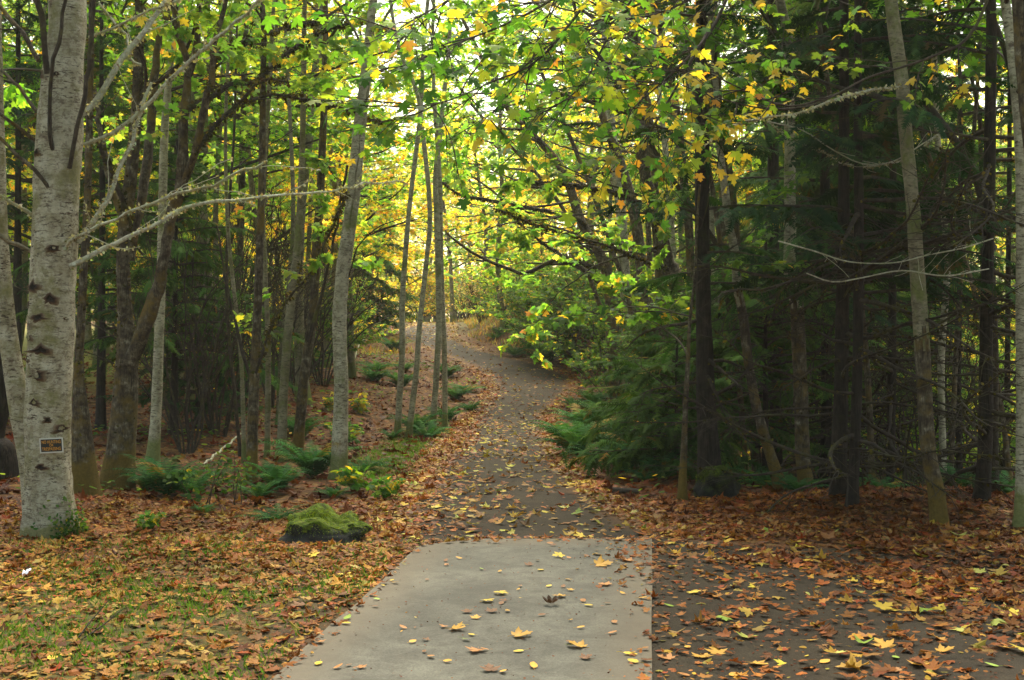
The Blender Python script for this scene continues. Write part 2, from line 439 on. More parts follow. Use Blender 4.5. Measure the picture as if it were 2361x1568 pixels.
def twig_leaves(rng, mbL, O, D, L, n, size, palette, tpl, lm=0, droop=.25, flat=.45, twigmat=None, mbW=None, curl=.35):
    """leaves set alternately along many twigs at once"""
    O = np.array(O); D = nrm(np.array(D)); L = np.array(L)
    if len(O) == 0: return
    m = len(O)
    if mbW is not None:
        a = nrm(np.cross(D, UP + .01)); b = np.cross(D, a)
        th = np.arange(3) * 2 * PI / 3
        off = (np.cos(th)[None, :, None] * a[:, None] + np.sin(th)[None, :, None] * b[:, None])
        r0 = (.003 + .006 * L)[:, None, None]
        V = np.concatenate([O[:, None] + off * r0, (O + D * L[:, None])[:, None] + off * r0 * .35], 1)
        q = np.array([[0, 1, 4, 3], [1, 2, 5, 4], [2, 0, 3, 5]])
        mbW.add(V.reshape(-1, 3), (np.arange(m)[:, None, None] * 6 + q[None]).reshape(-1, 4), twigmat or 0)
    t = np.linspace(.25, 1, n)[None] + .06 * rng.standard_normal((m, n))
    S = nrm(np.cross(D, UP + .01))
    sgn = np.where(np.arange(n) % 2 == 0, 1., -1.)[None] * np.where(rng.random((m, 1)) < .5, 1, -1)
    pos = O[:, None] + D[:, None] * (L[:, None] * t)[..., None]
    sz = size * rng.uniform(.6, 1.25, (m, n))
    last = (t > .95)
    head = D[:, None] * .55 + S[:, None] * (sgn * np.where(last, .15, .8))[..., None] + .3 * rng.standard_normal((m, n, 3))
    head[..., 2] -= droop * rng.uniform(.3, 1.7, (m, n))
    nn = np.zeros((m, n, 3)); nn[..., 2] = 1
    nn += flat * rng.standard_normal((m, n, 3))
    head = nrm(head)
    pos = pos + head * (sz * .35)[..., None]
    k = m * n
    c = pal(rng, k, palette)
    place(mbL, tpl, pos.reshape(k, 3), head.reshape(k, 3), nn.reshape(k, 3), sz.ravel(), -curl * rng.random(k), -curl * rng.random(k), lm, c)

def fuzz(rng, mb, P, r, n, size, palette, mat=0, down=.5):
    """ragged moss or lichen tufts sitting on a branch"""
    P = np.asarray(P); x = rng.random(n) * (len(P) - 1); i = np.minimum(x.astype(int), len(P) - 2); f = (x - i)[:, None]
    p = P[i] * (1 - f) + P[i + 1] * f
    rr = np.interp(x, np.arange(len(P)), np.broadcast_to(r, (len(P),)))
    T = nrm(P[i + 1] - P[i])
    d = rng.standard_normal((n, 3)); d -= T * np.sum(d * T, 1, keepdims=True); d = nrm(d)
    p = p + d * (rr * .8)[:, None]
    h = d + .7 * rng.standard_normal((n, 3)); h[:, 2] -= down
    place(mb, RHOMB, p, h, rng.standard_normal((n, 3)), size * rng.uniform(.4, 1.4, n), mat=mat, col=pal(rng, n, palette))

def limb_with_leaves(rng, W, Lf, p, d, L, r, spec, twO):
    """one limb, its branchlets, and the twigs that carry leaves (gathered into twO)"""
    P = curve(rng, p, d, L, spec.get('n', 8), spec.get('droop', .03), spec.get('wig', .13))
    Pc = catmull(P, .35)
    rr = np.linspace(r, max(r * .18, .006), len(Pc))
    tube(W, Pc, rr, 6, 0, rng, .08)
    nb = max(2, int(spec.get('nb', 2.6) * L))
    for i in range(nb):
        t = spec.get('t0', .22) + (1 - spec.get('t0', .22)) * (i + rng.random()) / nb
        q, tg = at_t(P, min(t, .999))
        a = rng.uniform(.4, 1.2) * (1 if rng.random() < .5 else -1)
        dd = rot_z(tg, a) + np.array([0, 0, rng.normal(.05, .22)])
        Lb = spec.get('Lb', 1.3) * (1.15 - .6 * t) * rng.uniform(.6, 1.3)
        B = curve(rng, q, dd, Lb, 4, spec.get('droop2', .12), .16)
        tube(W, B, np.linspace(max(.35 * r * (1.1 - t), .008), .004, len(B)), 4, 0, rng, .05, cap=False)
        nt = max(2, int(spec.get('nt', 4) * Lb))
        for k in range(nt):
            tt = .2 + .8 * (k + rng.random()) / nt
            q2, tg2 = at_t(B, min(tt, .999))
            d2 = rot_z(tg2, rng.uniform(.35, 1.1) * (1 if k % 2 else -1)) + np.array([0, 0, rng.normal(-.03, .2)])
            twO.append((q2, d2, spec.get('Lt', .5) * rng.uniform(.6, 1.3)))
        twO.append((B[-1], B[-1] - B[-2], spec.get('Lt', .5)))
    return P

def build_tree(name, label, cat, pts, rad, bark, rng, limbs=None, leaf=None, branches=(), group=None, ground_base=True, flare=.5, seg=.22,
               ns=14, limb_mat='limb', crown_name='crown', loc=None, extra=None, mossy=0, limb_parts=True, dark_below=0):
    """root Empty at the foot > trunk, limbs, crown, and each hand-placed branch as a mesh of its own"""
    pts = np.asarray(pts, float)
    base = pts[0].copy()
    root = empty(name, base, label, cat, group)
    full = catmull(np.c_[pts, np.asarray(rad, float)[:, None]], seg)
    tp, tr = full[:, :3], np.maximum(full[:, 3], .006)
    T = MB(); tube(T, tp, tr, ns, 0, rng, .045, flare)
    if mossy:
        fuzz(rng, T, tp[:int(len(tp) * .6)], tr[:int(len(tp) * .6)] * 1.05, mossy, .05, 'moss', 1, .3)
    if dark_below:                                   # the bark turns brown and mossy lower down
        Q, _m = T.B[0]; zc = T.V[0][Q[:, 0], 2] - base[2] + .12 * rng.standard_normal(len(Q))
        T.B[0] = (Q[zc >= dark_below], 0); T.B.append((Q[zc < dark_below], 2))
    T.build('trunk', [M[bark], M['fuzz'], M['maple']], root, base)
    hgt = tp[:, 2]
    W, Lf, tw = MB(), MB(), []
    split = limb_parts
    if limbs:
        z0, z1 = limbs['z']
        for i in range(limbs['count']):
            z = z0 + (z1 - z0) * (i + rng.random()) / limbs['count']
            p = np.array([np.interp(z, hgt, tp[:, k]) for k in range(3)]); r = np.interp(z, hgt, tr)
            f = (z - z0) / max(z1 - z0, .1)
            az = rng.uniform(0, 2 * PI) if 'az' not in limbs else rng.normal(limbs['az'], limbs.get('azs', .8))
            el = rng.uniform(*limbs.get('el', (.1, .7)))
            L = rng.uniform(*limbs['L']) * (1 - .45 * f)
            Wl = MB() if split else W
            limb_with_leaves(rng, Wl, Lf, p, (math.cos(az) * math.cos(el), math.sin(az) * math.cos(el), math.sin(el)), L, min(r * .55, .02 * L + .012), limbs, tw)
            if split: Wl.build('limb', [M[limb_mat]], root, base)
    for (bp, r0, r1, style, bspec) in branches:
        Bm = MB(); P = catmull(np.asarray(bp, float), .12)
        P = P + (.012 if style != 'plain' else .010) * rng.standard_normal(P.shape) * np.linspace(0, 1, len(P))[:, None] ** .5
        rr = np.linspace(r0, r1, len(P))
        bm = {'lichen': 'lichen', 'moss': 'limb', 'plain': 'limb', 'thin': 'thin', 'maple': 'maple'}[style]
        tube(Bm, P, rr, 8, 0, rng, .2 if style == 'lichen' else .14)
        Ln = np.linalg.norm(np.diff(P, axis=0), axis=1).sum()
        if style == 'lichen':
            fuzz(rng, Bm, P, rr, int(150 * Ln), .034, 'lichen', 1, .4)
        if style == 'moss':
            fuzz(rng, Bm, P, rr, int(150 * Ln), .06, 'moss', 1, .5)
        for k in range(int(Ln * bspec.get('side', 2.0))):
            t = rng.uniform(.15, 1); q, tg = at_t(P, min(t, .999))
            dd = tg + nrm(rng.standard_normal(3)) * .9
            S = curve(rng, q, dd, rng.uniform(.25, .9) * bspec.get('sl', 1), 5, .02, .22)
            tube(Bm, S, np.linspace(max(.3 * rr[int(t * (len(P) - 1))], .005), .003, len(S)), 4, 0, rng, .05, cap=False)
            if style == 'lichen':
                fuzz(rng, Bm, S, .004, int(14 + 16 * rng.random()), .03, 'lichen', 1, .5)
            if style == 'moss':
                fuzz(rng, Bm, S, .004, 30, .04, 'moss', 1, .5)
            if bspec.get('leaf'):
                for u in (.5, .8, 1):
                    q3, t3 = at_t(S, min(u, .999)); tw.append((q3, t3 + .5 * rng.standard_normal(3), rng.uniform(.2, .5)))
        Bm.build('branch', [M[bm], M['fuzz']], root, base)
    if leaf and tw:
        O, D, Lx = zip(*tw)
        twig_leaves(rng, Lf, O, D, Lx, leaf.get('n', 6), leaf.get('size', .2), leaf.get('pal', 'green'), leaf.get('tpl', MAPLE),
                    droop=leaf.get('droop', .25), flat=leaf.get('flat', .45), mbW=W if leaf.get('twigs', True) else None)
    if extra:
        extra(root, base, W, Lf, tp, tr)
    merge(Lf, W, 1)
    Lf.build(crown_name, [M[leaf.get('mat', 'leaf') if leaf else 'leaf'], M[limb_mat]], root, base, smooth=False)
    return root

def px_pts(lst, d, drift=0., rng=None):
    """list of picture points at a distance (or distances) -> world points, footed on the ground"""
    out = []
    for i, q in enumerate(lst):
        dd = q[2] if len(q) > 2 else d
        out.append(wp(q[0], q[1], dd + drift * i))
    return np.array(out)

def foot(P, rng=None):
    """extends a trunk down to the ground if its first point is above it"""
    P = np.array(P); p = P[0]; g = float(ground(p[0], p[1]))
    if p[2] - g > .35:
        d = (P[0] - P[1]); d = d / max(abs(d[2]), .1) * (p[2] - g)
        d[0] = np.clip(d[0], -.8, .8); d[1] = np.clip(d[1], -.8, .8)
        q = np.array([p[0] + d[0] * .6, p[1] + d[1] * .6, 0]); q[2] = float(ground(q[0], q[1])) - .08
        P = np.vstack([q, P])
    else:
        P[0][2] = g - .08
    return P

def top(P, H, rng, lean=.08):
    """carries a trunk on above the frame"""
    P = np.array(P); p = P[-1]; d = nrm(P[-1] - P[-2])
    d = nrm(d * .6 + UP * .5 + lean * rng.standard_normal(3)); k = 4
    z = p[2]; add = []
    for i in range(k):
        d = nrm(d + lean * rng.standard_normal(3) + UP * .15)
        add.append((add[-1] if add else p) + d * max(H - z, .5) / k)
    return np.vstack([P, add])

# ------------------------------------------------------------------ world, sun, camera
scene.world = bpy.data.worlds.new('World'); w = scene.world; w.use_nodes = True
SUN_EL, SUN_AZ = math.radians(54), math.radians(6)      # azimuth from +Y (beyond the wood), clockwise
wn = w.node_tree
sky = wn.nodes.new('ShaderNodeTexSky'); sky.sky_type = 'NISHITA'; sky.sun_disc = False
sky.sun_elevation = SUN_EL; sky.sun_rotation = SUN_AZ
sky.air_density = 1.0; sky.dust_density = 3.0; sky.ozone_density = .3
bg = wn.nodes['Background']; bg.inputs[1].default_value = .15
wm = mix(wn, 1.0, sky.outputs[0], (1.0, .92, .70), 'MULTIPLY')      # thin warm overcast
wn.links.new(wm, bg.inputs[0])
sl = bpy.data.lights.new('sun', 'SUN'); sl.energy = 5.0; sl.angle = math.radians(55); sl.color = (1, .94, .84)
so = bpy.data.objects.new('sun', sl); COL.objects.link(so)
sd = Vector((math.sin(SUN_AZ) * math.cos(SUN_EL), math.cos(SUN_AZ) * math.cos(SUN_EL), math.sin(SUN_EL)))
so.rotation_euler = (-sd).to_track_quat('-Z', 'Y').to_euler()
cam = bpy.data.cameras.new('camera'); co = bpy.data.objects.new('camera', cam); COL.objects.link(co)
co.location = (0, 0, EYE); co.rotation_euler = (PI / 2, 0, 0)
cam.sensor_width = 36; cam.lens = 36 * F / 2361; cam.clip_end = 2000
scene.camera = co
scene.view_settings.view_transform = 'Standard'; scene.view_settings.look = 'None'
scene.view_settings.gamma = 1; scene.view_settings.exposure = 1.82
scene.render.engine = 'CYCLES'
cy = scene.cycles
cy.max_bounces = 8; cy.diffuse_bounces = 4; cy.glossy_bounces = 2; cy.transmission_bounces = 6; cy.transparent_max_bounces = 4
cy.caustics_reflective = False; cy.caustics_refractive = False
cy.use_denoising = True

# ------------------------------------------------------------------ ground, asphalt, slab
def grid_mesh(mb, xs, ys, zf, col=None):
    X, Y = np.meshgrid(xs, ys); Z = zf(X, Y)
    nx = len(xs)
    V = np.stack([X, Y, Z], -1).reshape(-1, 3)
    i = np.arange(len(ys) - 1)[:, None] * nx + np.arange(nx - 1)[None]
    Q = np.stack([i, i + 1, i + nx + 1, i + nx], -1).reshape(-1, 4)
    mb.add(V, Q, 0, col(V[:, 0], V[:, 1]) if col else (.5, .5, .5))

def lawn_mask(x, y):
    m = sstep(13.4, 11.6, y) * sstep(-.6, -1.3, x - 0 * y)
    m = np.clip(m, 0, 1)
    p = .5 + .5 * np.sin(x * 1.1 + .8 * np.sin(y * 1.3)) * np.sin(y * 1.7 + .6 * np.sin(x * 2.1))
    v = sstep(.9, .05, np.abs(x - path_l(y) + .55)) * sstep(17, 20, y) * sstep(33, 29, y) * .8
    v2 = sstep(3.2, .6, np.abs(x - path_r(y) - 1.2)) * sstep(56, 66, y) * sstep(95, 80, y) * .7
    return np.maximum(np.maximum(m * (.25 + .75 * p), v), v2)

def ground_col(x, y):
    g = lawn_mask(x, y)
    dirt = sstep(.45, .05, np.abs(x - path_l(y) + .15)) * sstep(14, 12, y)
    yard = sstep(-9.5, -12, x) * sstep(19, 24, y) * sstep(80, 60, y)
    far = np.maximum(sstep(6, 16, x) * sstep(17, 30, y), yard * 1.0)
    return np.stack([g, dirt, far], -1)

xs = np.concatenate([np.linspace(-150, -24, 22)[:-1], np.linspace(-24, -9, 31)[:-1], np.linspace(-9, 9, 121)[:-1], np.linspace(9, 24, 31)[:-1], np.linspace(24, 150, 22)])
ys = np.concatenate([np.linspace(-40, 4, 12)[:-1], np.linspace(4, 30, 174)[:-1], np.linspace(30, 70, 134)[:-1], np.linspace(70, 110, 41)[:-1], np.linspace(110, 300, 20)])
gm, nt, nd, lk = mat_new('leaf_litter_ground')
out = N(nt, 'ShaderNodeOutputMaterial'); bs = N(nt, 'ShaderNodeBsdfPrincipled'); bs.inputs['Roughness'].default_value = .95
bs.inputs['Specular IOR Level'].default_value = .1; lk.new(bs.outputs[0], out.inputs[0])
tc = N(nt, 'ShaderNodeTexCoord').outputs['Object']
wob = noise(nt, tc, 9, 3, .6)
wv = N(nt, 'ShaderNodeVectorMath', operation='MULTIPLY_ADD'); lk.new(wob.outputs[1], wv.inputs[0]); wv.inputs[1].default_value = (.14, .14, .0); lk.new(tc, wv.inputs[2])
vo = N(nt, 'ShaderNodeTexVoronoi'); vo.inputs['Scale'].default_value = 13; lk.new(wv.outputs[0], vo.inputs['Vector'])
sp = N(nt, 'ShaderNodeSeparateColor'); lk.new(vo.outputs['Color'], sp.inputs[0])
r1 = ramp(nt, [(0, (.026, .014, .007)), (.3, (.058, .027, .010)), (.55, (.098, .044, .015)), (.75, (.145, .07, .022)), (.9, (.19, .12, .038)), (1, (.125, .036, .014))])
lk.new(sp.outputs[0], r1.inputs[0])
n2 = noise(nt, tc, 1.4, 6, .7)
r2 = ramp(nt, [(.35, (0, 0, 0)), (.62, (1, 1, 1))]); lk.new(n2.outputs[0], r2.inputs[0])
soil = mix(nt, r2.outputs[0], r1.outputs[0], (.045, .028, .015))
soil = mix(nt, .35, r1.outputs[0], soil)
nf = noise(nt, tc, 85, 4, .75); rf = ramp(nt, [(.32, (.35, .33, .30)), (.68, (1.45, 1.4, 1.3))]); lk.new(nf.outputs[0], rf.inputs[0])
at = N(nt, 'ShaderNodeAttribute', attribute_name='col'); sa = N(nt, 'ShaderNodeSeparateColor'); lk.new(at.outputs['Color'], sa.inputs[0])
n3 = noise(nt, tc, 60, 3, .6)
gr = mix(nt, n3.outputs[0], (.022, .042, .008), (.06, .085, .018))
n4 = noise(nt, tc, 5, 5, .7)
ga = N(nt, 'ShaderNodeMath', operation='MULTIPLY'); lk.new(sa.outputs[0], ga.inputs[0])
r4 = ramp(nt, [(.36, (0, 0, 0)), (.56, (1, 1, 1))]); lk.new(n4.outputs[0], r4.inputs[0]); lk.new(r4.outputs[0], ga.inputs[1])
c = mix(nt, ga.outputs[0], soil, gr)
dm = N(nt, 'ShaderNodeMath', operation='MULTIPLY'); dm.inputs[1].default_value = .7; lk.new(sa.outputs[1], dm.inputs[0])
c = mix(nt, dm.outputs[0], c, (.05, .034, .022))
fg = mix(nt, n2.outputs[0], (.08, .12, .02), (.20, .17, .05))
c = mix(nt, sa.outputs[2], c, fg)
c = mix(nt, 1.0, c, rf.outputs[0], 'MULTIPLY')
lk.new(c, bs.inputs['Base Color'])
bp = N(nt, 'ShaderNodeBump'); bp.inputs['Strength'].default_value = .8; bp.inputs['Distance'].default_value = .03
lk.new(sp.outputs[1], bp.inputs['Height']); lk.new(bp.outputs[0], bs.inputs['Normal'])
g = MB(); grid_mesh(g, xs, ys, ground, ground_col)
tag(g.build('ground', gm), kind='structure')

# asphalt
am, nt, nd, lk = mat_new('worn_asphalt')
out = N(nt, 'ShaderNodeOutputMaterial'); bs = N(nt, 'ShaderNodeBsdfPrincipled'); bs.inputs['Roughness'].default_value = .92
bs.inputs['Specular IOR Level'].default_value = .08; lk.new(bs.outputs[0], out.inputs[0])
tc = N(nt, 'ShaderNodeTexCoord').outputs['Object']
a1 = noise(nt, tc, 110, 3, .7); a2 = noise(nt, tc, 1.1, 6, .65); a3 = noise(nt, tc, 7, 6, .7)
ra = ramp(nt, [(.3, (.014, .0115, .0075)), (.55, (.032, .0265, .018)), (.75, (.066, .055, .038))]); lk.new(a1.outputs[0], ra.inputs[0])
rb = ramp(nt, [(.35, (.7, .68, .66)), (.65, (1.25, 1.2, 1.08))]); lk.new(a2.outputs[0], rb.inputs[0])
c = mix(nt, 1.0, ra.outputs[0], rb.outputs[0], 'MULTIPLY')
rc = ramp(nt, [(.5, (0, 0, 0)), (.72, (1, 1, 1))]); lk.new(a3.outputs[0], rc.inputs[0])
f = N(nt, 'ShaderNodeMath', operation='MULTIPLY'); f.inputs[1].default_value = .5; lk.new(rc.outputs[0], f.inputs[0])
c = mix(nt, f.outputs[0], c, (.05, .034, .02))
at = N(nt, 'ShaderNodeAttribute', attribute_name='col'); sa = N(nt, 'ShaderNodeSeparateColor'); lk.new(at.outputs['Color'], sa.inputs[0])
em = N(nt, 'ShaderNodeMath', operation='MULTIPLY'); lk.new(sa.outputs[0], em.inputs[0])
ea = N(nt, 'ShaderNodeMath', operation='ADD'); ea.inputs[1].default_value = .35; lk.new(a3.outputs[0], ea.inputs[0]); lk.new(ea.outputs[0], em.inputs[1])
c = mix(nt, em.outputs[0], c, (.12, .06, .025))
lk.new(c, bs.inputs['Base Color'])
bp = N(nt, 'ShaderNodeBump'); bp.inputs['Strength'].default_value = .6; bp.inputs['Distance'].default_value = .006
lk.new(a1.outputs[0], bp.inputs['Height']); lk.new(bp.outputs[0], bs.inputs['Normal'])
def ribbon(y0, y1, ny, lf, rf, nx, dz):
    Y = np.linspace(y0, y1, ny); t = np.linspace(0, 1, nx)
    l = lf(Y); r = rf(Y)
    X = l[:, None] * (1 - t) + r[:, None] * t
    YY = np.repeat(Y[:, None], nx, 1)
    Z = np.maximum(ground(X, YY), path_z(YY) - .02) + dz
    edge = np.minimum(X - l[:, None], r[:, None] - X)
    i = np.arange(ny - 1)[:, None] * nx + np.arange(nx - 1)[None]
    Q = np.stack([i, i + 1, i + nx + 1, i + nx], -1).reshape(-1, 4)
    edge = np.minimum(edge, np.abs(y1 - YY) * .9)
    m = sstep(.55, .0, edge).reshape(-1)
    return np.stack([X, YY, Z], -1).reshape(-1, 3), Q, np.stack([m, m, m], -1)
wig = lambda y, s: .07 * np.sin(y * 2.3 + s) + .05 * np.sin(y * 5.9 + 2 * s) + .03 * np.sin(y * 13.1 + s)
def al(y): return path_l(y) + wig(y, 1) + .35 * sstep(12.3, 11.6, y)
def ar(y): return path_r(y) + wig(y, 4) + 18 * sstep(13.2, 9.3, y) ** 2
a = MB()
V, Q, C = ribbon(-8, 96, 700, al, ar, 40, .004)
a.add(V, Q, 0, C)
tag(a.build('path', am), kind='structure')

# concrete slab
cm, nt, nd, lk = mat_new('worn_concrete')
out = N(nt, 'ShaderNodeOutputMaterial'); bs = N(nt, 'ShaderNodeBsdfPrincipled'); bs.inputs['Roughness'].default_value = .85
bs.inputs['Specular IOR Level'].default_value = .25; lk.new(bs.outputs[0], out.inputs[0])
tc = N(nt, 'ShaderNodeTexCoord').outputs['Object']
b1 = noise(nt, tc, .9, 7, .62); b2 = noise(nt, tc, 75, 5, .8); b3 = noise(nt, tc, 14, 6, .75, .4)
rA = ramp(nt, [(.3, (.046, .044, .031)), (.5, (.080, .0765, .056)), (.7, (.112, .107, .079))]); lk.new(b1.outputs[0], rA.inputs[0])
rB = ramp(nt, [(.40, (.72, .72, .71)), (.60, (1.26, 1.26, 1.26))]); lk.new(b2.outputs[0], rB.inputs[0])
c = mix(nt, 1.0, rA.outputs[0], rB.outputs[0], 'MULTIPLY')
rC = ramp(nt, [(.62, (0, 0, 0)), (.72, (1, 1, 1))]); lk.new(b3.outputs[0], rC.inputs[0])
f = N(nt, 'ShaderNodeMath', operation='MULTIPLY'); f.inputs[1].default_value = .35; lk.new(rC.outputs[0], f.inputs[0])
c = mix(nt, f.outputs[0], c, (.07, .056, .037))
b4 = noise(nt, tc, 3.2, 8, .8, .6)
rD = ramp(nt, [(.44, (0, 0, 0)), (.60, (1, 1, 1))]); lk.new(b4.outputs[0], rD.inputs[0])
fD = N(nt, 'ShaderNodeMath', operation='MULTIPLY'); fD.inputs[1].default_value = .55; lk.new(rD.outputs[0], fD.inputs[0])
c = mix(nt, fD.outputs[0], c, (.034, .030, .021))
b5 = noise(nt, mapping(nt, tc, (1, .25, 1)), 45, 3, .7)
rE = ramp(nt, [(.66, (0, 0, 0)), (.70, (1, 1, 1))]); lk.new(b5.outputs[0], rE.inputs[0])
fE = N(nt, 'ShaderNodeMath', operation='MULTIPLY'); fE.inputs[1].default_value = .5; lk.new(rE.outputs[0], fE.inputs[0])
c = mix(nt, fE.outputs[0], c, (.04, .033, .024))
at = N(nt, 'ShaderNodeAttribute', attribute_name='col'); sa = N(nt, 'ShaderNodeSeparateColor'); lk.new(at.outputs['Color'], sa.inputs[0])
em = N(nt, 'ShaderNodeMath', operation='MULTIPLY'); lk.new(sa.outputs[0], em.inputs[0])
ea = N(nt, 'ShaderNodeMath', operation='ADD'); ea.inputs[1].default_value = .3; lk.new(b3.outputs[0], ea.inputs[0]); lk.new(ea.outputs[0], em.inputs[1])
c = mix(nt, em.outputs[0], c, (.10, .08, .05))
lk.new(c, bs.inputs['Base Color'])
bp = N(nt, 'ShaderNodeBump'); bp.inputs['Strength'].default_value = .25; bp.inputs['Distance'].default_value = .003
lk.new(b2.outputs[0], bp.inputs['Height']); lk.new(bp.outputs[0], bs.inputs['Normal'])
def cl(y): return -1.40 + (y - 7.3) * .112 + .010 * np.sin(y * 2.1) + .005 * np.sin(y * 7) + .5 * sstep(11.75, 12.35, y) ** 2
def cr(y): return .825 + (y - 7.3) * .114 + .003 * np.sin(y * 2)
s_ = MB()
V, Q, C = ribbon(2, 12.32, 140, cl, cr, 44, .022)
nx = 44
s_.add(V, Q, 0, C)
rim = np.concatenate([V[::nx], V[-nx:], V[nx - 1::nx][::-1]])        # a thin real edge round the slab
low = rim.copy(); low[:, 2] -= .03
k = len(rim)
s_.add(np.vstack([rim, low]), np.array([[i, i + 1, k + i + 1, k + i] for i in range(k - 1)]), 0, (.6, .6, .6))
tag(s_.build('concrete_path', cm), kind='structure')

# ------------------------------------------------------------------ litter
rng = np.random.default_rng(11)
def surf(x, y):
    z = np.maximum(ground(x, y), path_z(y) - .02 - 10 * ((x < path_l(y)) | (x > ar(y))))
    on = (x > cl(y)) & (x < cr(y)) & (y < 12.32)
    return z + np.where(on, .030, .007)
def scatter(mb, n, x0, x1, y0, y1, dens, size, tpls, palette, lift=.02, tilt=.24, curl=.38):
    x = rng.uniform(x0, x1, n); y = rng.uniform(y0, y1, n)
    keep = rng.random(n) < dens(x, y)
    x, y = x[keep], y[keep]; n = len(x)
    z = surf(x, y) + lift * rng.random(n)
    which = rng.choice(len(tpls), n, p=[p for _, p, _ in tpls])
    for k, (tpl, p, sc) in enumerate(tpls):
        m = which == k; c = m.sum()
        if not c: continue
        a_ = rng.uniform(0, 2 * PI, c)
        hd = np.stack([np.cos(a_), np.sin(a_), .25 * rng.standard_normal(c) * tilt], -1)
        nn = np.stack([tilt * rng.standard_normal(c), tilt * rng.standard_normal(c), np.ones(c)], -1)
        place(mb, tpl, np.stack([x, y, z], -1)[m], hd, nn, size * sc * rng.uniform(.55, 1.35, c), rng.normal(0, curl, c) * .8, rng.normal(0, curl, c) * .6, 0, pal(rng, c, palette) * (.6 + .7 * vn(x[m], y[m], 1.9, 4) * vn(x[m], y[m], .7, 1) ** .3)[:, None])
def vn(x, y, s, ph):
    return .5 + .25 * (np.sin(x * s + ph + 1.3 * np.sin(y * s * .7 + ph)) + np.sin(y * s * 1.3 - ph + 1.1 * np.sin(x * s * .9)))
lit = MB()
KM = [(MAPLE, .25, 1.5), (OVAL, .55, .85), (MAPLE, .2, 1.0)]
lawn_d = lambda x, y: (x < np.where(y < 12.3, cl(y), path_l(y)) - .02 - .10 * rng.random(len(x))) * np.clip(.60 + .40 * sstep(9, 12.5, y) + .6 * (vn(x, y, 1.7, 2) - .5), 0.3, 1)
scatter(lit, 30000, -7.5, -.5, 5.5, 14.5, lawn_d, .052, KM, 'lawn')
scatter(lit, 15000, -8, -.5, 9.0, 15.5, lambda x, y: lawn_d(x, y) * sstep(9.0, 12, y), .054, KM, 'litter')
pad_d = lambda x, y: ((x > cr(y) + .02) | (y > 12.33)) * np.clip(np.where(y > 12.3, sstep(-.5, .5, x - path_r(y)), .16 + .12 * vn(x, y, 3.1, 1) + .75 * sstep(-.8, .6, x - 2.35 - .27 * (12.2 - y) + 1.5 * (vn(x, y, 2.3, 5) - .5))), 0, 1)
scatter(lit, 32000, .9, 9, 5.5, 15.5, pad_d, .054, [(MAPLE, .3, 1.4), (OVAL, .5, .85), (MAPLE, .2, 1.0)], 'litter', .03)
scatter(lit, 15000, 1.0, 9.5, 9.5, 17, lambda x, y: pad_d(x, y) * sstep(.3, .8, pad_d(x, y)), .056, KM, 'litterb', .02)
scatter(lit, 900, .9, 7, 6, 13, lambda x, y: pad_d(x, y) * 1, .08, [(MAPLE, .6, 1.3), (OVAL, .4, .8)], 'path', .035)
edge = lambda x, y: np.minimum(np.abs(x - path_l(y)), np.abs(x - path_r(y)))
inp = lambda x, y: (x > path_l(y) - .2) & (x < path_r(y) + .2)
scatter(lit, 60000, -7, 3, 12.4, 80, lambda x, y: inp(x, y) * np.clip(.27 + 1.0 * sstep(.45, .05, edge(x, y)) + .3 * (vn(x, y, 1.2, 1) - .6), .06, 1) * (1 - .72 * sstep(24, 48, y) + .6 * sstep(50, 60, y)), .075, [(MAPLE, .6, 1.2), (OVAL, .4, .8)], 'path', .02, .2)
scatter(lit, 60000, -3.2, 3.2, 12.4, 46, lambda x, y: inp(x, y) * np.clip(.05 + 1.0 * sstep(np.where(x < (path_l(y) + path_r(y)) / 2, .8, .42), .05, edge(x, y)) + .2 * sstep(-.2, -1.2, x) * sstep(30, 16, y), 0, 1) * (1 - .6 * sstep(28, 46, y)), .066, KM, 'litter', .02, .3)
flo = lambda x, y: ((x < path_l(y) - .05) | (x > path_r(y) + .05)) * (np.abs(x) < y * .45 + 1.5) * np.clip(1.25 - y / 55, .15, 1)
scatter(lit, 70000, -17, 16, 14, 48, lambda x, y: flo(x, y) * .9, .085, KM, 'litterb', .03, .5)
scatter(lit, 9000, -9, 6, 44, 82, lambda x, y: flo(x, y) + .02, .10, [(MAPLE_LO, 1, 1.2)], 'litterb', .03, .5)

# leaves and crumbs drifted over the slab's edges, thickest at its far right corner
scatter(lit, 5200, -1.7, 1.7, 6.5, 12.6, lambda x, y: (x > cl(y) - .15) * (x < cr(y) + .1) * np.clip(sstep(.16, .0, x - cl(y)) * .6 + 1.0 * sstep(.75, .0, cr(y) - x) * sstep(9.3, 11.8, y) + .45 * sstep(.22, -.02, cr(y) - x) + .75 * sstep(11.9, 12.4, y), 0, 1), .045, KM, 'litter', .01, .25)
scatter(lit, 700, -1.6, 1.6, 6.5, 12.4, lambda x, y: 1.0 * (x > cl(y)) * (x < cr(y)), .018, [(RHOMB, 1, 1)], 'litterb', .004, .3)
scatter(lit, 40000, -8, 9, 6, 15, lambda x, y: ((x < cl(y) - .02) * sstep(-3, -1, x) * .5 + (x > cr(y)) * .35) * 1.0, .022, [(RHOMB, 1, 1)], 'litterb', .006, .4)
tag(lit.build('fallen_leaves', M['litter'], smooth=False), 'brown and orange fallen leaves covering lawn and forest floor', 'fallen leaves', kind='stuff')

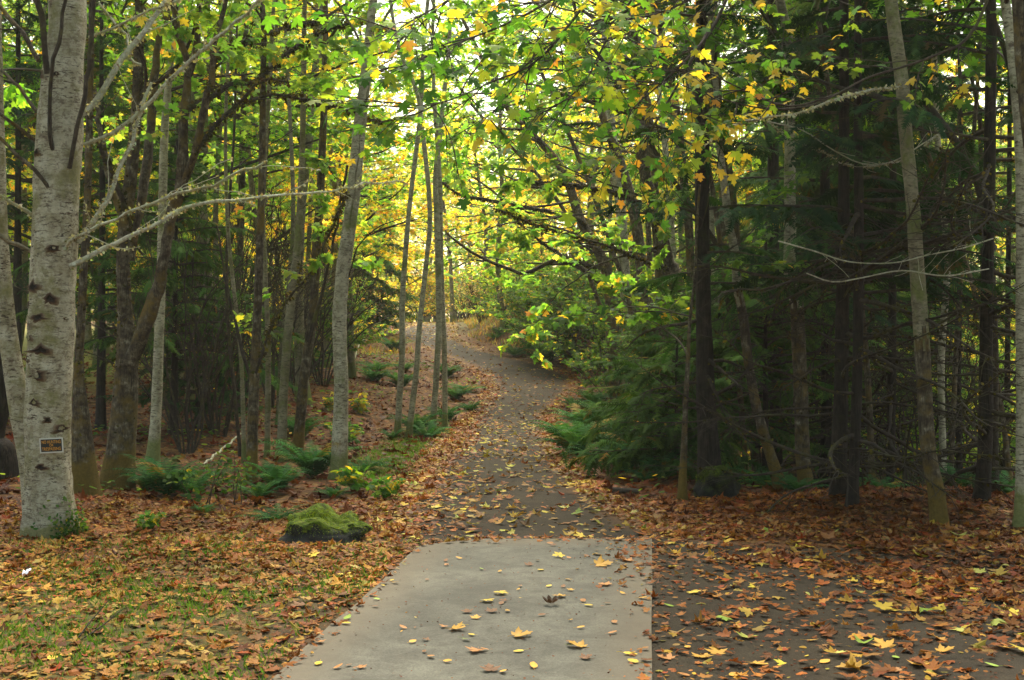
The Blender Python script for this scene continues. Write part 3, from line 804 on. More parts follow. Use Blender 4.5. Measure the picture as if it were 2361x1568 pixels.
# single leaves one can count on the slab and the near pad
LEAFC = {'yellow': (.56, .40, .05), 'golden': (.48, .27, .05), 'orange brown': (.34, .16, .055), 'brown': (.17, .085, .04), 'green': (.22, .30, .05)}
protos = {}
for shp, tpl in (('maple', MAPLE), ('oval', OVAL)):
    for cn, cc in LEAFC.items():
        for v in range(2):
            mb = MB()
            h = np.array([[0, 1, .02]]); nn = np.array([[.12 * rng.standard_normal(), .1, 1.0]])
            cc2 = np.array(cc) * rng.uniform(.85, 1.15)
            place(mb, tpl, np.array([[0, -.4, 0.0]]) , h, nn, 1.0, rng.uniform(-.08, .28), rng.uniform(-.08, .2), 0, cc2[None])
            mb.V[0][:, 2] -= mb.V[0][:, 2].min()
            k0 = len(mb.V[0])
            mb.C[0] = np.clip(mb.C[0] * (1 + .12 * rng.standard_normal((k0, 1))), .01, .9)
            tube(mb, np.array([[0, -.4, .02], [.04, -.62, .03], [.1, -.85, .01]]), .014, 4, 0, None, 0, col=cc2 * .7)
            protos[shp, cn, v] = mb.mesh(shp + '_leaf', [M['litter']])
def single_leaf(x, y, shp, cn, size, where, rz=None):
    o = bpy.data.objects.new('fallen_leaf', protos[shp, cn, int(rng.integers(2))]); COL.objects.link(o)
    o.location = (x, y, float(surf(np.array([x]), np.array([y]))[0]) + .003); o.scale = (size,) * 3
    o.rotation_euler = (rng.normal(0, .06), rng.normal(0, .06), rng.uniform(0, 6.28) if rz is None else rz)
    return tag(o, f'{cn} {shp} leaf lying on the {where}', 'leaf', f'{cn} {shp} leaves on the {where}')
def gp(px, py):
    d = EYE * F / (py - 784); return (px - 1180.5) * d / F, d
SL = [(1055, 1461, 'maple', 'golden', .15), (1097, 1512, 'maple', 'orange brown', .15), (1203, 1476, 'maple', 'golden', .17), (1198, 1512, 'oval', 'yellow', .10), (950, 1491, 'oval', 'golden', .09),
      (1073, 1485, 'oval', 'green', .10), (1125, 1395, 'maple', 'yellow', .13), (1155, 1377, 'maple', 'yellow', .14), (1290, 1384, 'maple', 'golden', .13), (1246, 1322, 'oval', 'yellow', .12), (1287, 1291, 'maple', 'yellow', .14),
      (1390, 1310, 'maple', 'golden', .20), (1335, 1239, 'maple', 'yellow', .15), (1427, 1251, 'maple', 'golden', .16), (1393, 1356, 'maple', 'orange brown', .14), (1330, 1500, 'maple', 'golden', .15), (1313, 1500, 'oval', 'green', .09),
      (1450, 1518, 'oval', 'yellow', .13), (1462, 1537, 'oval', 'yellow', .12), (1417, 1445, 'oval', 'orange brown', .10), (1355, 1405, 'oval', 'yellow', .11), (1345, 1395, 'oval', 'orange brown', .1),
      (1130, 1555, 'maple', 'brown', .14), (1030, 1536, 'oval', 'golden', .09), (993, 1525, 'oval', 'orange brown', .10), (1077, 1420, 'maple', 'brown', .1), (910, 1352, 'oval', 'golden', .10), (870, 1391, 'oval', 'green', .08),
      (800, 1436, 'oval', 'green', .12), (796, 1447, 'oval', 'yellow', .11), (1170, 1418, 'oval', 'golden', .09), (1135, 1419, 'maple', 'brown', .11), (1270, 1260, 'oval', 'orange brown', .1), (1445, 1300, 'maple', 'orange brown', .15),
      (1472, 1320, 'oval', 'golden', .1), (1485, 1345, 'oval', 'orange brown', .1), (1480, 1388, 'oval', 'golden', .1), (1410, 1470, 'oval', 'orange brown', .09), (1240, 1300, 'oval', 'brown', .08), (1220, 1310, 'maple', 'brown', .1),
      (985, 1345, 'oval', 'brown', .08), (1030, 1310, 'oval', 'orange brown', .09), (1110, 1320, 'oval', 'green', .08), (1060, 1295, 'oval', 'golden', .09), (1160, 1560, 'oval', 'golden', .1), (1230, 1548, 'oval', 'golden', .12),
      (1400, 1400, 'oval', 'brown', .08), (1310, 1345, 'oval', 'golden', .1), (1265, 1360, 'oval', 'yellow', .09), (1200, 1360, 'oval', 'orange brown', .08), (720, 1490, 'oval', 'orange brown', .09), (735, 1540, 'oval', 'yellow', .11)]
for px, py, shp, cn, sz in SL:
    x, y = gp(px, py); single_leaf(x, y, shp, cn, sz * .72, 'grey concrete slab')
for i in range(60):
    x, y = gp(rng.uniform(720, 1490), rng.uniform(1262, 1560))
    if cl(y) + .05 < x < cr(y) - .05:
        single_leaf(x, y, 'oval' if rng.random() < .7 else 'maple', ['brown', 'orange brown', 'golden', 'yellow', 'brown'][int(rng.integers(5))], rng.uniform(.02, .075), 'grey concrete slab')
PADL = [(1545, 1400, 'oval', 'green', .13), (1555, 1310, 'maple', 'yellow', .16), (1545, 1255, 'maple', 'yellow', .18), (1600, 1370, 'maple', 'yellow', .15), (1670, 1432, 'maple', 'green', .16), (1715, 1270, 'maple', 'yellow', .15),
        (1865, 1265, 'maple', 'yellow', .17), (1620, 1517, 'maple', 'golden', .19), (1650, 1505, 'maple', 'golden', .19), (1535, 1520, 'maple', 'orange brown', .16), (1585, 1495, 'oval', 'golden', .12), (2108, 1365, 'maple', 'yellow', .17),
        (2060, 1415, 'maple', 'yellow', .17), (2240, 1370, 'maple', 'yellow', .15), (2330, 1420, 'maple', 'yellow', .18), (2035, 1490, 'maple', 'golden', .22), (2000, 1470, 'maple', 'orange brown', .2), (1980, 1540, 'maple', 'golden', .2),
        (2120, 1540, 'maple', 'golden', .2), (2065, 1520, 'oval', 'green', .14), (2180, 1505, 'maple', 'golden', .17), (1870, 1480, 'oval', 'golden', .14), (1900, 1530, 'oval', 'golden', .15), (1690, 1560, 'oval', 'golden', .13),
        (1750, 1535, 'maple', 'golden', .18), (1800, 1500, 'oval', 'orange brown', .13), (2320, 1500, 'maple', 'golden', .19), (2290, 1540, 'oval', 'green', .15), (1580, 1560, 'oval', 'orange brown', .13), (1700, 1450, 'oval', 'golden', .12)]
for px, py, shp, cn, sz in PADL:
    x, y = gp(px, py); single_leaf(x, y, shp, cn, sz * .6, 'dark asphalt beside the slab')
LAWNL = [(800, 1330, 'maple', 'yellow', .16), (720, 1285, 'maple', 'yellow', .14), (460, 1255, 'maple', 'orange brown', .16), (485, 1253, 'maple', 'orange brown', .14), (690, 1415, 'oval', 'green', .14), (460, 1500, 'oval', 'yellow', .13),
         (120, 1530, 'oval', 'yellow', .14), (150, 1520, 'oval', 'golden', .13), (690, 1400, 'maple', 'brown', .16), (790, 1375, 'maple', 'brown', .17), (380, 1300, 'oval', 'yellow', .1), (640, 1310, 'maple', 'golden', .15)]
for px, py, shp, cn, sz in LAWNL:
    x, y = gp(px, py); single_leaf(x, y, shp, cn, sz * .75, 'leafy lawn left of the slab')

# grass
gr = MB()
n = 330000
x = rng.uniform(-8, 0, n); y = rng.uniform(5.5, 34, n)
m = rng.random(n) < lawn_mask(x, y) * np.where(y > 14, .8, .6 * sstep(.40, .62, vn(x, y, 2.3, 3)) + .14) * (x < np.where(y < 12.4, cl(y), path_l(y)) - .06)
x, y = x[m], y[m]; n = len(x)
a_ = rng.uniform(0, 6.28, n)
hd = np.stack([.55 * np.cos(a_), .55 * np.sin(a_), np.ones(n)], -1)
place(gr, (BLADE[0] * (2.6, 1), BLADE[1]), np.stack([x, y, ground(x, y) - .005], -1), hd, np.stack([np.cos(a_ + 1), np.sin(a_ + 1), .2 * np.ones(n)], -1), rng.uniform(.025, .07, n), 0, -.35 * rng.random(n), 0, pal(rng, n, 'grass'))
dg_ = MB()
n = 26000
x = rng.uniform(-14, 7, n); y = rng.uniform(50, 96, n)
m = ((x < path_l(y) - .9) | (x > path_r(y) + .7)) & (np.abs(x) < y * .3) & (vn(x, y, .8, 2) > .42)
x, y = x[m], y[m]; n = len(x); a_ = rng.uniform(0, 6.28, n)
place(dg_, (BLADE[0] * (2.2, 1), BLADE[1]), np.stack([x, y, ground(x, y) - .02], -1), np.stack([.5 * np.cos(a_), .5 * np.sin(a_), np.ones(n)], -1), np.stack([np.cos(a_ + 1), np.sin(a_ + 1), .2 * np.ones(n)], -1), rng.uniform(.10, .34, n), 0, -.4 * rng.random(n), 0, pal(rng, n, 'brush'))
tag(dg_.build('dry_grass', M['grass'], smooth=False), 'tawny dry grass on the banks around the path crest', 'dry grass', kind='stuff')
tag(gr.build('grass', M['grass'], smooth=False), 'short green grass showing through leaves on the lawn', 'grass', kind='stuff')
# ------------------------------------------------------------------ ferns and low plants
rng = np.random.default_rng(5)
def frond(mb, p, az, L, rise, w, palette, npair=26):
    n = npair
    t = np.linspace(0, 1, n + 1)
    ang = rise - (rise + .75) * t ** 1.3 * rng.uniform(.8, 1.1)
    st = L / n
    r = np.r_[0, np.cumsum(np.cos(ang[:-1]) * st)]; z = np.r_[0, np.cumsum(np.sin(ang[:-1]) * st)]
    bend = rng.normal(0, .25) * t ** 2
    P = np.stack([p[0] + r * np.cos(az + bend), p[1] + r * np.sin(az + bend), p[2] + z], -1)
    tg = nrm(np.gradient(P, axis=0)); side = nrm(np.cross(tg, UP)); nn = np.cross(side, tg)
    col = pal(rng, 1, palette)[0]
    tube(mb, P, np.linspace(.006, .002, len(P)), 3, 0, col=col * .6, cap=False)
    prof = np.sin(np.clip(t * 1.02 + .10, 0, 1) ** .8 * PI) ** .7
    for s in (-1, 1):
        hd = side * s + tg * .35 - nn * .12 + .08 * rng.standard_normal(P.shape)
        c = np.clip(col * (1 + .12 * rng.standard_normal((len(P), 1))), .003, .8)
        place(mb, PINNA, P[2:], hd[2:], (nn + .15 * rng.standard_normal(P.shape))[2:], (w * prof + .01)[2:], 0, -.25, 0, c[2:])
PINNA = (np.array([(-.11, 0), (.13, .02), (.10, .5), (0, 1), (-.07, .5)], float), np.array([[0, 1, 2], [0, 2, 4], [2, 3, 4]]))
def fern_mesh(nf, L, palette='fern', rise=(.7, 1.25), w=.11):
    mb = MB()
    for i in range(nf):
        az = 2 * PI * (i + rng.uniform(-.4, .4)) / nf
        frond(mb, (.03 * math.cos(az), .03 * math.sin(az), 0), az, L * rng.uniform(.65, 1.15), rng.uniform(*rise), w * rng.uniform(.8, 1.2), palette)
    return mb.mesh('fern_fronds', [M['fern']], smooth=False)
FERN = [fern_mesh(22, 1.1, rise=(.95, 1.42), w=.13), fern_mesh(18, .95, w=.12), fern_mesh(28, 1.2, rise=(.95, 1.45), w=.14), fern_mesh(12, .75, w=.10), fern_mesh(16, .95, rise=(.5, 1.0), w=.12)]
def fern(px, py, d, s, v, label, group='sword ferns on the forest floor', name='sword_fern', xy=None):
    if xy is None:
        p = wp(px, py, d); x, y = p[0], p[1]
    else: x, y = xy
    o = bpy.data.objects.new(name, FERN[v]); COL.objects.link(o)
    o.location = (x, y, float(ground(x, y)) - .01); o.rotation_euler = (0, 0, rng.uniform(0, 6.28)); o.scale = (s, s, s * rng.uniform(.85, 1.05))
    return tag(o, label, 'fern', group)
fern(385, 1140, 15.6, .85, 2, 'broad blue-green fern clump beside the mossy forked maple')
fern(440, 1125, 16.2, .9, 1, 'dark fern clump at the rear right of the broad blue-green fern')
fern(345, 1120, 16.8, .7, 0, 'small fern at the left edge of the broad blue-green fern')
fern(722, 1090, 18.3, .95, 2, 'large upright fern at the foot of the pale leaning alder')
fern(640, 1130, 16.6, .75, 0, 'bushy fern between the slender dark trunks and the leaning alder')
fern(600, 1150, 16.0, .6, 1, 'low fern in front of the slender dark trunks')
fern(845, 1085, 18.9, .7, 4, 'fern spreading to the right of the leaning alder foot')
fern(770, 1135, 15.9, .55, 3, 'little light green fern above the mossy rock')
fern(640, 1195, 13.9, .6, 4, 'pale flat fern left of the mossy rock')
fern(470, 1190, 14.0, .4, 3, 'tiny pale fern on the leaf litter near the lawn')
fern(690, 1010, 24, .9, 0, 'fern in the hollow behind the leaning alder')
fern(650, 920, 33, 1.3, 2, 'dark fern high on the slope among slender trunks')
fern(745, 850, 42, 1.2, 2, 'dark fern mound beside the upper bend of the path')
fern(720, 880, 38, 1.3, 0, 'fern below the dark mound near the upper bend')
fern(960, 985, 28, 1.0, 0, 'fern between the four slim trunks')
fern(925, 890, 38, .95, 2, 'dark fern behind the leftmost slim trunk')
fern(985, 1000, 26.5, .9, 1, 'fern at the feet of the right pair of slim trunks')
fern(905, 1010, 26, .7, 3, 'fern left of the leftmost slim trunk')
fern(1050, 905, 37, .85, 2, 'fern at the left shoulder of the path behind the slim trunks')
fern(1085, 935, 34, .7, 1, 'fern leaning over the left edge of the asphalt')
fern(1030, 960, 31, .8, 0, 'fern close to the right foot of the slim trunk group')
fern(1255, 835, 47, 1.7, 2, 'great sword fern by the right side of the upper bend')
fern(1325, 830, 47, 1.5, 0, 'second great fern right of the upper bend')
fern(1190, 820, 50, 1.3, 1, 'fern under the dark bank at the upper bend')
fern(1365, 850, 45, 1.3, 4, 'fern below the vine maples at the path edge')
fern(1325, 1045, 22.0, 1.15, 2, 'bright fern at the right edge of the asphalt')
fern(1300, 1010, 25.5, .9, 0, 'fern just behind the bright fern at the right asphalt edge')
fern(1375, 1075, 20.3, .85, 1, 'fern in front of the cedar skirts')
fern(1345, 960, 29, 1.1, 2, 'tall fern under the cedar at the narrowing of the path')
fern(1325, 915, 35, .95, 1, 'small fern where the path begins to bend')
fern(1420, 1060, 21.5, .9, 4, 'shaded fern under the cedar boughs')
fern(1535, 1110, 17.5, .75, 0, 'fern left of the rounded boulder')
fern(1600, 1060, 20.5, .8, 1, 'dim fern behind the boulder')
fern(1690, 1090, 18.5, .7, 3, 'fern at the right shoulder of the boulder')
fern(1680, 1020, 24, .9, 0, 'fern in gloom between dark conifer trunks')
fern(2010, 1130, 19, .8, 1, 'fern in gloom behind the pair of black conifer trunks')
fern(2110, 1170, 17, .7, 3, 'low fern beside the tall banded alder trunk')
for x_, y_, d_, s_, v_, l_ in [(1440, 1100, 19, .8, 0, 'fern spilling onto the leaves right of the asphalt under the cedars'), (1490, 1130, 17.6, .6, 4, 'low fern behind the rotten log'), (1480, 1080, 19.6, .9, 2, 'big fern in shade behind the rotten log'),
                             (1400, 1030, 23, 1.0, 2, 'lush fern just inside the cedar skirts'), (1440, 1000, 25, 1.1, 0, 'fern in deep shade inside the cedar skirts'), (1530, 1060, 20, .9, 1, 'fern between the cedar and the small pale edged trunk'),
                             (1770, 1120, 17, .8, 0, 'fern behind the reddish foot of the short banded alder'), (1840, 1150, 16, .7, 1, 'fern at the foot of the pale alder that turns dark'), (2020, 1170, 15.8, .7, 4, 'fern between the black trunks and the tall banded alder'), (2200, 1190, 15.3, .7, 0, 'fern right of the tall banded alder foot'), (2310, 1180, 15.6, .8, 1, 'fern at the far right in the gloom')]:
    fern(x_, y_, d_, s_, v_, l_)
for i in range(26):
    y = rng.uniform(22, 58); side = rng.random() < .5
    x = path_l(y) - rng.uniform(.5, 7) if side else path_r(y) + rng.uniform(.5, 5)
    fern(0, 0, 0, rng.uniform(.6, 1.2), int(rng.integers(5)), 'dark fern scattered on the wooded slope left of the path' if side else 'dark fern scattered on the bank right of the path',
         'ferns on the left slope' if side else 'ferns on the right bank', xy=(x, y))

# young leafy plants
def sapling_mesh(H, palette, tpl, size, nst=3, nl=5):
    mb = MB(); O, D, L = [], [], []
    for s in range(nst):
        P = curve(rng, (.05 * rng.standard_normal(), .05 * rng.standard_normal(), 0), (rng.normal(0, .25), rng.normal(0, .25), 1), H * rng.uniform(.6, 1.1), 6, 0, .08)
        tube(mb, P, np.linspace(.008, .003, len(P)), 4, 1, cap=False)
        for t in np.linspace(.25, 1, int(9 * H + 3)):
            q, tg = at_t(P, min(t, .999)); a = rng.uniform(0, 6.28)
            O.append(q); D.append((math.cos(a), math.sin(a), .35)); L.append(.16 * H + .06)
    twig_leaves(rng, mb, O, D, L, nl, size, palette, tpl)
    return mb.mesh('sapling', [M['leaf_near'], M['limb']], smooth=False)
SAP = [sapling_mesh(.7, 'shrub', OVAL, .09), sapling_mesh(.9, 'shrub', OVAL, .08), sapling_mesh(.6, 'boughy', MAPLE, .14, 4, 3), sapling_mesh(.5, 'bough', MAPLE, .12, 4, 4)]
def sap(px, py, d, v, s, label):
    p = wp(px, py, d); o = bpy.data.objects.new('leafy_plant', SAP[v]); COL.objects.link(o)
    o.location = (p[0], p[1], float(ground(p[0], p[1])) - .01); o.scale = (s,) * 3; o.rotation_euler = (0, 0, rng.uniform(0, 6))
    tag(o, label, 'plant', 'young plants in the litter')
sap(472, 1170, 14.8, 0, .95, 'upright yellow-green plant right of the broad blue-green fern')
sap(538, 1165, 15.0, 1, .8, 'green plant with small oval leaves left of the low ferns')
sap(835, 935, 30, 2, .85, 'yellow leaved maple seedling right of the leaning alder')
sap(770, 950, 29, 2, .75, 'yellow-green maple seedling half behind the leaning alder')
sap(805, 1010, 24, 3, 1.1, 'low green seedling in the hollow right of the alder')
sap(1515, 1045, 21, 2, 1.1, 'yellow leaved seedling under the cedar by the boulder')
sap(1460, 1075, 20, 3, .9, 'low green seedling between cedar and boulder')
sap(335, 1230, 12.9, 3, .45, 'dark green rosette on the litter beside the big pale alder')
sap(825, 1140, 16.5, 3, .8, 'low dark plant above the mossy rock')
sap(880, 1165, 15.6, 3, .7, 'low plant at the asphalt edge near the mossy rock')

ugr = MB()      # ivy and small herbs nobody could count
n = 26000
x = rng.uniform(-12, 14, n); y = rng.uniform(13.5, 56, n)
m = ((x < path_l(y) - .25) | (x > path_r(y) + .3)) & (np.abs(x) < y * .45 + 1) & (vn(x, y, .9, 7) > .56) & ~((x > 1.5) & (y < 15.2)) & ~((x < -1.5) & (y < 14.5))
x, y = x[m], y[m]; n = len(x); a_ = rng.uniform(0, 6.28, n)
place(ugr, OVAL, np.stack([x, y, ground(x, y) + rng.uniform(.02, .22, n)], -1), np.stack([np.cos(a_), np.sin(a_), .2 * rng.standard_normal(n)], -1), np.stack([.4 * rng.standard_normal(n), .4 * rng.standard_normal(n), np.ones(n)], -1), rng.uniform(.05, .12, n), 0, 0, 0, pal(rng, n, 'shrub'))
tag(ugr.build('undergrowth', M['leaf'], smooth=False), 'low ivy and herbs over the forest floor', 'undergrowth', kind='stuff')

M['cushion'] = attr_material('moss_cushion', nscale=70, amt=.6)
# ------------------------------------------------------------------ rocks, log, sticks
def rock(name, label, p, sx, sy, sz, seed, mossy, dark=(.035, .035, .032), lump=None):
    r = np.random.default_rng(seed)
    nu, nv = 84, 54
    u = np.linspace(0, 2 * PI, nu, endpoint=False); v = np.linspace(0, PI, nv)
    U, Vv = np.meshgrid(u, v)
    D = np.stack([np.sin(Vv) * np.cos(U), np.sin(Vv) * np.sin(U), np.cos(Vv)], -1)
    R = np.ones(U.shape)
    for k in range(28):
        f = r.standard_normal(3) * (1.5 + k * .35); R += .11 / (1 + k * .30) * np.sin(D @ f + r.uniform(0, 6))
    for k in range(9):
        c = nrm(r.standard_normal(3)); d = D @ c; R = np.where(d > .62, np.minimum(R, R * (1 - .55 * (d - .62))), R)
    P = D * R[..., None] * (sx, sy, sz)
    if lump: P[..., 2] *= 1 - lump * np.exp(-((P[..., 0] - .22 * sx) / (.16 * sx)) ** 2)
    P = P.reshape(-1, 3)
    mb = MB()
    i = np.arange(nv - 1)[:, None] * nu; j = np.arange(nu)[None]; jn = (j + 1) % nu
    mb.add(P, np.stack([i + j, i + nu + j, i + nu + jn, i + jn], -1).reshape(-1, 4), 0, np.array(dark))
    root = empty(name, (p[0], p[1], float(ground(p[0], p[1])) + p[2]), label, 'rock')
    mb.build('stone', M['rock'], root)
    if mossy:
        mo = MB()
        n = mossy
        k = r.integers(0, len(P), n * 3); up = nrm(P / (sx * sx, sy * sy, sz * sz))[k, 2] + .35 * r.standard_normal(n * 3)
        k = k[up > (.58 if n < 5000 else .40)][:n]; n = len(k)
        d = nrm(P / (sx * sx, sy * sy, sz * sz))[k] + .6 * r.standard_normal((n, 3))
        pp = P[k] + .007 * r.standard_normal((n, 3))
        cc = pal(r, n, 'rockmoss', .25)
        place(mo, RHOMB, pp, d, r.standard_normal((n, 3)), r.uniform(.005, .012, n), 0, 0, 0, np.clip(cc * (.35 if n < 13000 else 1), 0, .8))
        upv = nrm(P / (sx * sx, sy * sy, sz * sz)); U2 = upv[:, 2].reshape(nv, nu) + .14 * np.sin(P[:, 0] * 31 + P[:, 1] * 23).reshape(nv, nu) + .10 * r.standard_normal((nv, nu))
        on = U2 > (.5 if mossy < 13000 else .34)
        Qm = np.stack([i + j, i + nu + j, i + nu + jn, i + jn], -1).reshape(-1, 4)
        Qm = Qm[on.ravel()[Qm].all(1)]
        bumpy = .008 + .010 * (np.sin(P[:, 0] * 47) * np.sin(P[:, 1] * 53 + P[:, 2] * 30) + 1)
        mo.add(P + upv * bumpy[:, None], Qm, 1, np.clip(pal(r, len(P), 'rockmoss', .15) * (.22 if mossy < 13000 else .40), 0, .8))
        mo.build('moss', [M['fuzz'], M['cushion']], root, smooth=True)
    return root
M['rock'] = bark_material('dark_rock', [(.3, (.007, .007, .006)), (.55, (.018, .018, .016)), (.8, (.045, .045, .04))], moss=(.035, .05, .01), moss_amt=.25, horiz=False, fissure=.0, bump=.8)
rx, ry = gp(722, 1246)
M_r = rock('mossy_rock', 'low dark rock with bright green moss on top at the lawn edge', (rx + .09, ry + .12, .07), .58, .32, .23, 6, 34000, lump=.42)
bx, by = gp(1655, 1158)
rock('boulder', 'rounded dark boulder at the foot of the right hand conifers', (bx, by + .25, .15), .33, .28, .28, 21, 12000)
lg = gp(1443, 1138)
lo_ = MB(); P = catmull(np.array([[-.17, .05, .05], [0, 0, .05], [.17, -.02, .04]]), .05); tube(lo_, P, .035, 8, 0, rng, .12)
o = lo_.build('fallen_log', M['limb']); o.location = (*lg, float(ground(*lg))); tag(o, 'short dark rotten log at the right asphalt edge', 'log')
st = MB(); tube(st, np.array([[0, 0, .01], [.05, .1, .10], [.13, .25, .22]]), np.array([.006, .005, .003]), 5, 0, rng, .1); tube(st, np.array([[.03, 0, .01], [.11, .15, .06], [.2, .35, .14]]), np.array([.006, .005, .004]), 5, 0, rng, .1)
o = st.build('broken_twig', M['limb']); x, y = gp(178, 1482); o.location = (x, y, float(ground(x, y))); tag(o, 'forked dead twig sticking out of the lawn leaves', 'twig')
cu = MB()
for k in range(7):
    a_ = k * .9
    place(cu, OVAL, np.array([[.02 * math.cos(a_), .02 * math.sin(a_), .012]]), np.array([[math.cos(a_), math.sin(a_), .30]]), np.array([[-.5 * math.cos(a_), -.5 * math.sin(a_), 1.0]]), .06, .8, .5, 0, np.array([[.075, .045, .028]]) * rng.uniform(.8, 1.3))
o = cu.build('curled_leaf', M['litter'], smooth=False); x, y = gp(1270, 1402); o.location = (x, y, .027); tag(o, 'curled dark brown leaf standing up on the concrete slab', 'leaf')
pa = MB(); grid_mesh(pa, np.linspace(-.03, .03, 7), np.linspace(-.04, .04, 7), lambda X, Y: .045 + .016 * np.sin(X * 90) + .014 * np.cos(Y * 80 + X * 40) + .5 * Y, None)
o = pa.build('paper_scrap', flat_material('white_paper', (.7, .7, .72))); x, y = gp(60, 1336); o.location = (x, y, float(ground(x, y))); tag(o, 'crumpled white paper scrap on the lawn', 'litter')
def stick(name, label, A, B, r, mat='limb', sag=.0):
    mb = MB(); A = np.array(A); B = np.array(B); Pm = (A + B) / 2 + np.array([0, 0, sag])
    P = catmull(np.array([A, Pm, B]), .1); P += .01 * rng.standard_normal(P.shape)
    tube(mb, P, np.linspace(r, r * .5, len(P)), 6, 0, rng, .1)
    o = mb.build(name, M[mat], None, A); o.location = A; tag(o, label, 'branch')
A = wp(855, 975, 30); A[2] = ground(A[0], A[1]) + .05; B = wp(940, 900, 33); B[2] = ground(B[0], B[1]) + .3
A = wp(812, 860, 41); A[2] = ground(A[0], A[1]) + .05; B = wp(850, 785, 43); stick('fallen_branch', 'curved pale fallen branch below the upper bend of the path', A, B, .03, 'lichen', .35)
A = wp(470, 1030, 19); A[2] = ground(A[0], A[1]) + .04; B = wp(560, 960, 22); B[2] = ground(B[0], B[1]) + .3; stick('fallen_branch', 'straight thin fallen pole on the slope left of the slender trunks', A, B, .025, 'lichen')
# ------------------------------------------------------------------ hand-placed trees
rng = np.random.default_rng(77)
def R(px, d): return px * .5 * d / F          # picture width -> radius
def br(lst, d0, d1, w0, w1, style='moss', **k):

    n = len(lst)
    P = [wp(x, y, d0 + (d1 - d0) * i / (n - 1)) for i, (x, y) in enumerate(lst)]
    return (P, R(w0, d0), R(w1, d1), style, k)

# the big pale alder with the sign
D0 = 12.7
def knots(root, base, W, Lf, tp, tr):
    for kx, ky, s in [(92, 662, 1.25), (133, 690, 1.3), (73, 702, 1.0), (107, 732, 1.35), (160, 735, .7), (78, 778, 1.0), (113, 806, 1.1), (72, 828, .9), (104, 864, 1.25), (95, 925, 1.1), (128, 965, .7), (150, 985, 1.0), (112, 1072, .9), (100, 355, 1.0), (96, 175, .9), (147, 180, .7), (140, 575, .8)]:
        p = wp(kx, ky, D0); z = p[2]
        c = np.array([np.interp(z, tp[:, 2], tp[:, k]) for k in range(3)]); r = np.interp(z, tp[:, 2], tr)
        dx = np.clip((p[0] - c[0]) / r, -.9, .9); nd_ = np.array([dx, -math.sqrt(1 - dx * dx), 0])
        q = c + nd_ * r * .97; sd_ = np.cross(UP, nd_)
        mb = MB(); th = np.linspace(0, 2 * PI, 16, endpoint=False)
        s *= rng.uniform(.55, 1.2); a_ = .056 * s * rng.uniform(.7, 1.25); b_ = .032 * s
        wob = 1 + .22 * rng.standard_normal(16)
        rings = [(1.6, -.004), (1.1, .012), (.75, .016), (.45, .006)]
        V = np.concatenate([q + nd_ * h + (np.cos(th) * a_ * f * wob)[:, None] * sd_ + (np.sin(th) * b_ * f * wob + .012 * s * np.abs(np.cos(th)) * (-f))[:, None] * UP for f, h in rings] + [[q + nd_ * .004]])
        cc = np.concatenate([np.tile(x, (16, 1)) for x in ((.15, .12, .075), (.065, .038, .022), (.028, .019, .013), (.014, .011, .009))] + [[(.018, .014, .011)]])
        for i in range(3):
            j = np.arange(16); jn = (j + 1) % 16
            mb.add(V, np.stack([i * 16 + j, i * 16 + jn, i * 16 + 16 + jn, i * 16 + 16 + j], -1), 0, cc)
        mb.add(V, np.stack([48 + np.arange(16), 48 + (np.arange(16) + 1) % 16, np.full(16, 64)], -1), 0, cc)
        mb.build('knot', M['attr'], root, base)
    # ivy and moss skirt at the foot
    iv = MB(); n = 420
    a_ = rng.normal(-.55, .42, n); z = np.abs(rng.normal(0, .16, n)); rr = .27 + .10 * np.exp(-z / .12)
    pos = base + np.stack([rr * np.cos(a_), rr * np.sin(a_), z + .06], -1)
    hd = np.stack([np.cos(a_ + .8 * rng.standard_normal(n)), np.sin(a_), -.3 + .6 * rng.standard_normal(n)], -1)
    place(iv, OVAL, pos, hd, np.stack([np.cos(a_), np.sin(a_), .6 * np.ones(n)], -1) + .4 * rng.standard_normal((n, 3)), rng.uniform(.03, .06, n), 0, 0, 0, pal(rng, n, 'shrub'))
    iv.build('ivy', M['leaf_near'], root, base, smooth=False)
M['attr'] = attr_material('knot_wood', nscale=60)
tr_ = [(122, 1240), (118, 1180), (113, 1080), (112, 960), (115, 800), (122, 620), (130, 450), (140, 280), (150, 130), (155, 0)]
wd = [104, 98, 93, 94, 96, 99, 104, 108, 92, 86]
P = foot(px_pts(tr_, D0)); radi = [R(x, D0) for x in wd]
P2 = top(P, 13, rng); radi += list(np.linspace(radi[-1], .05, 4))
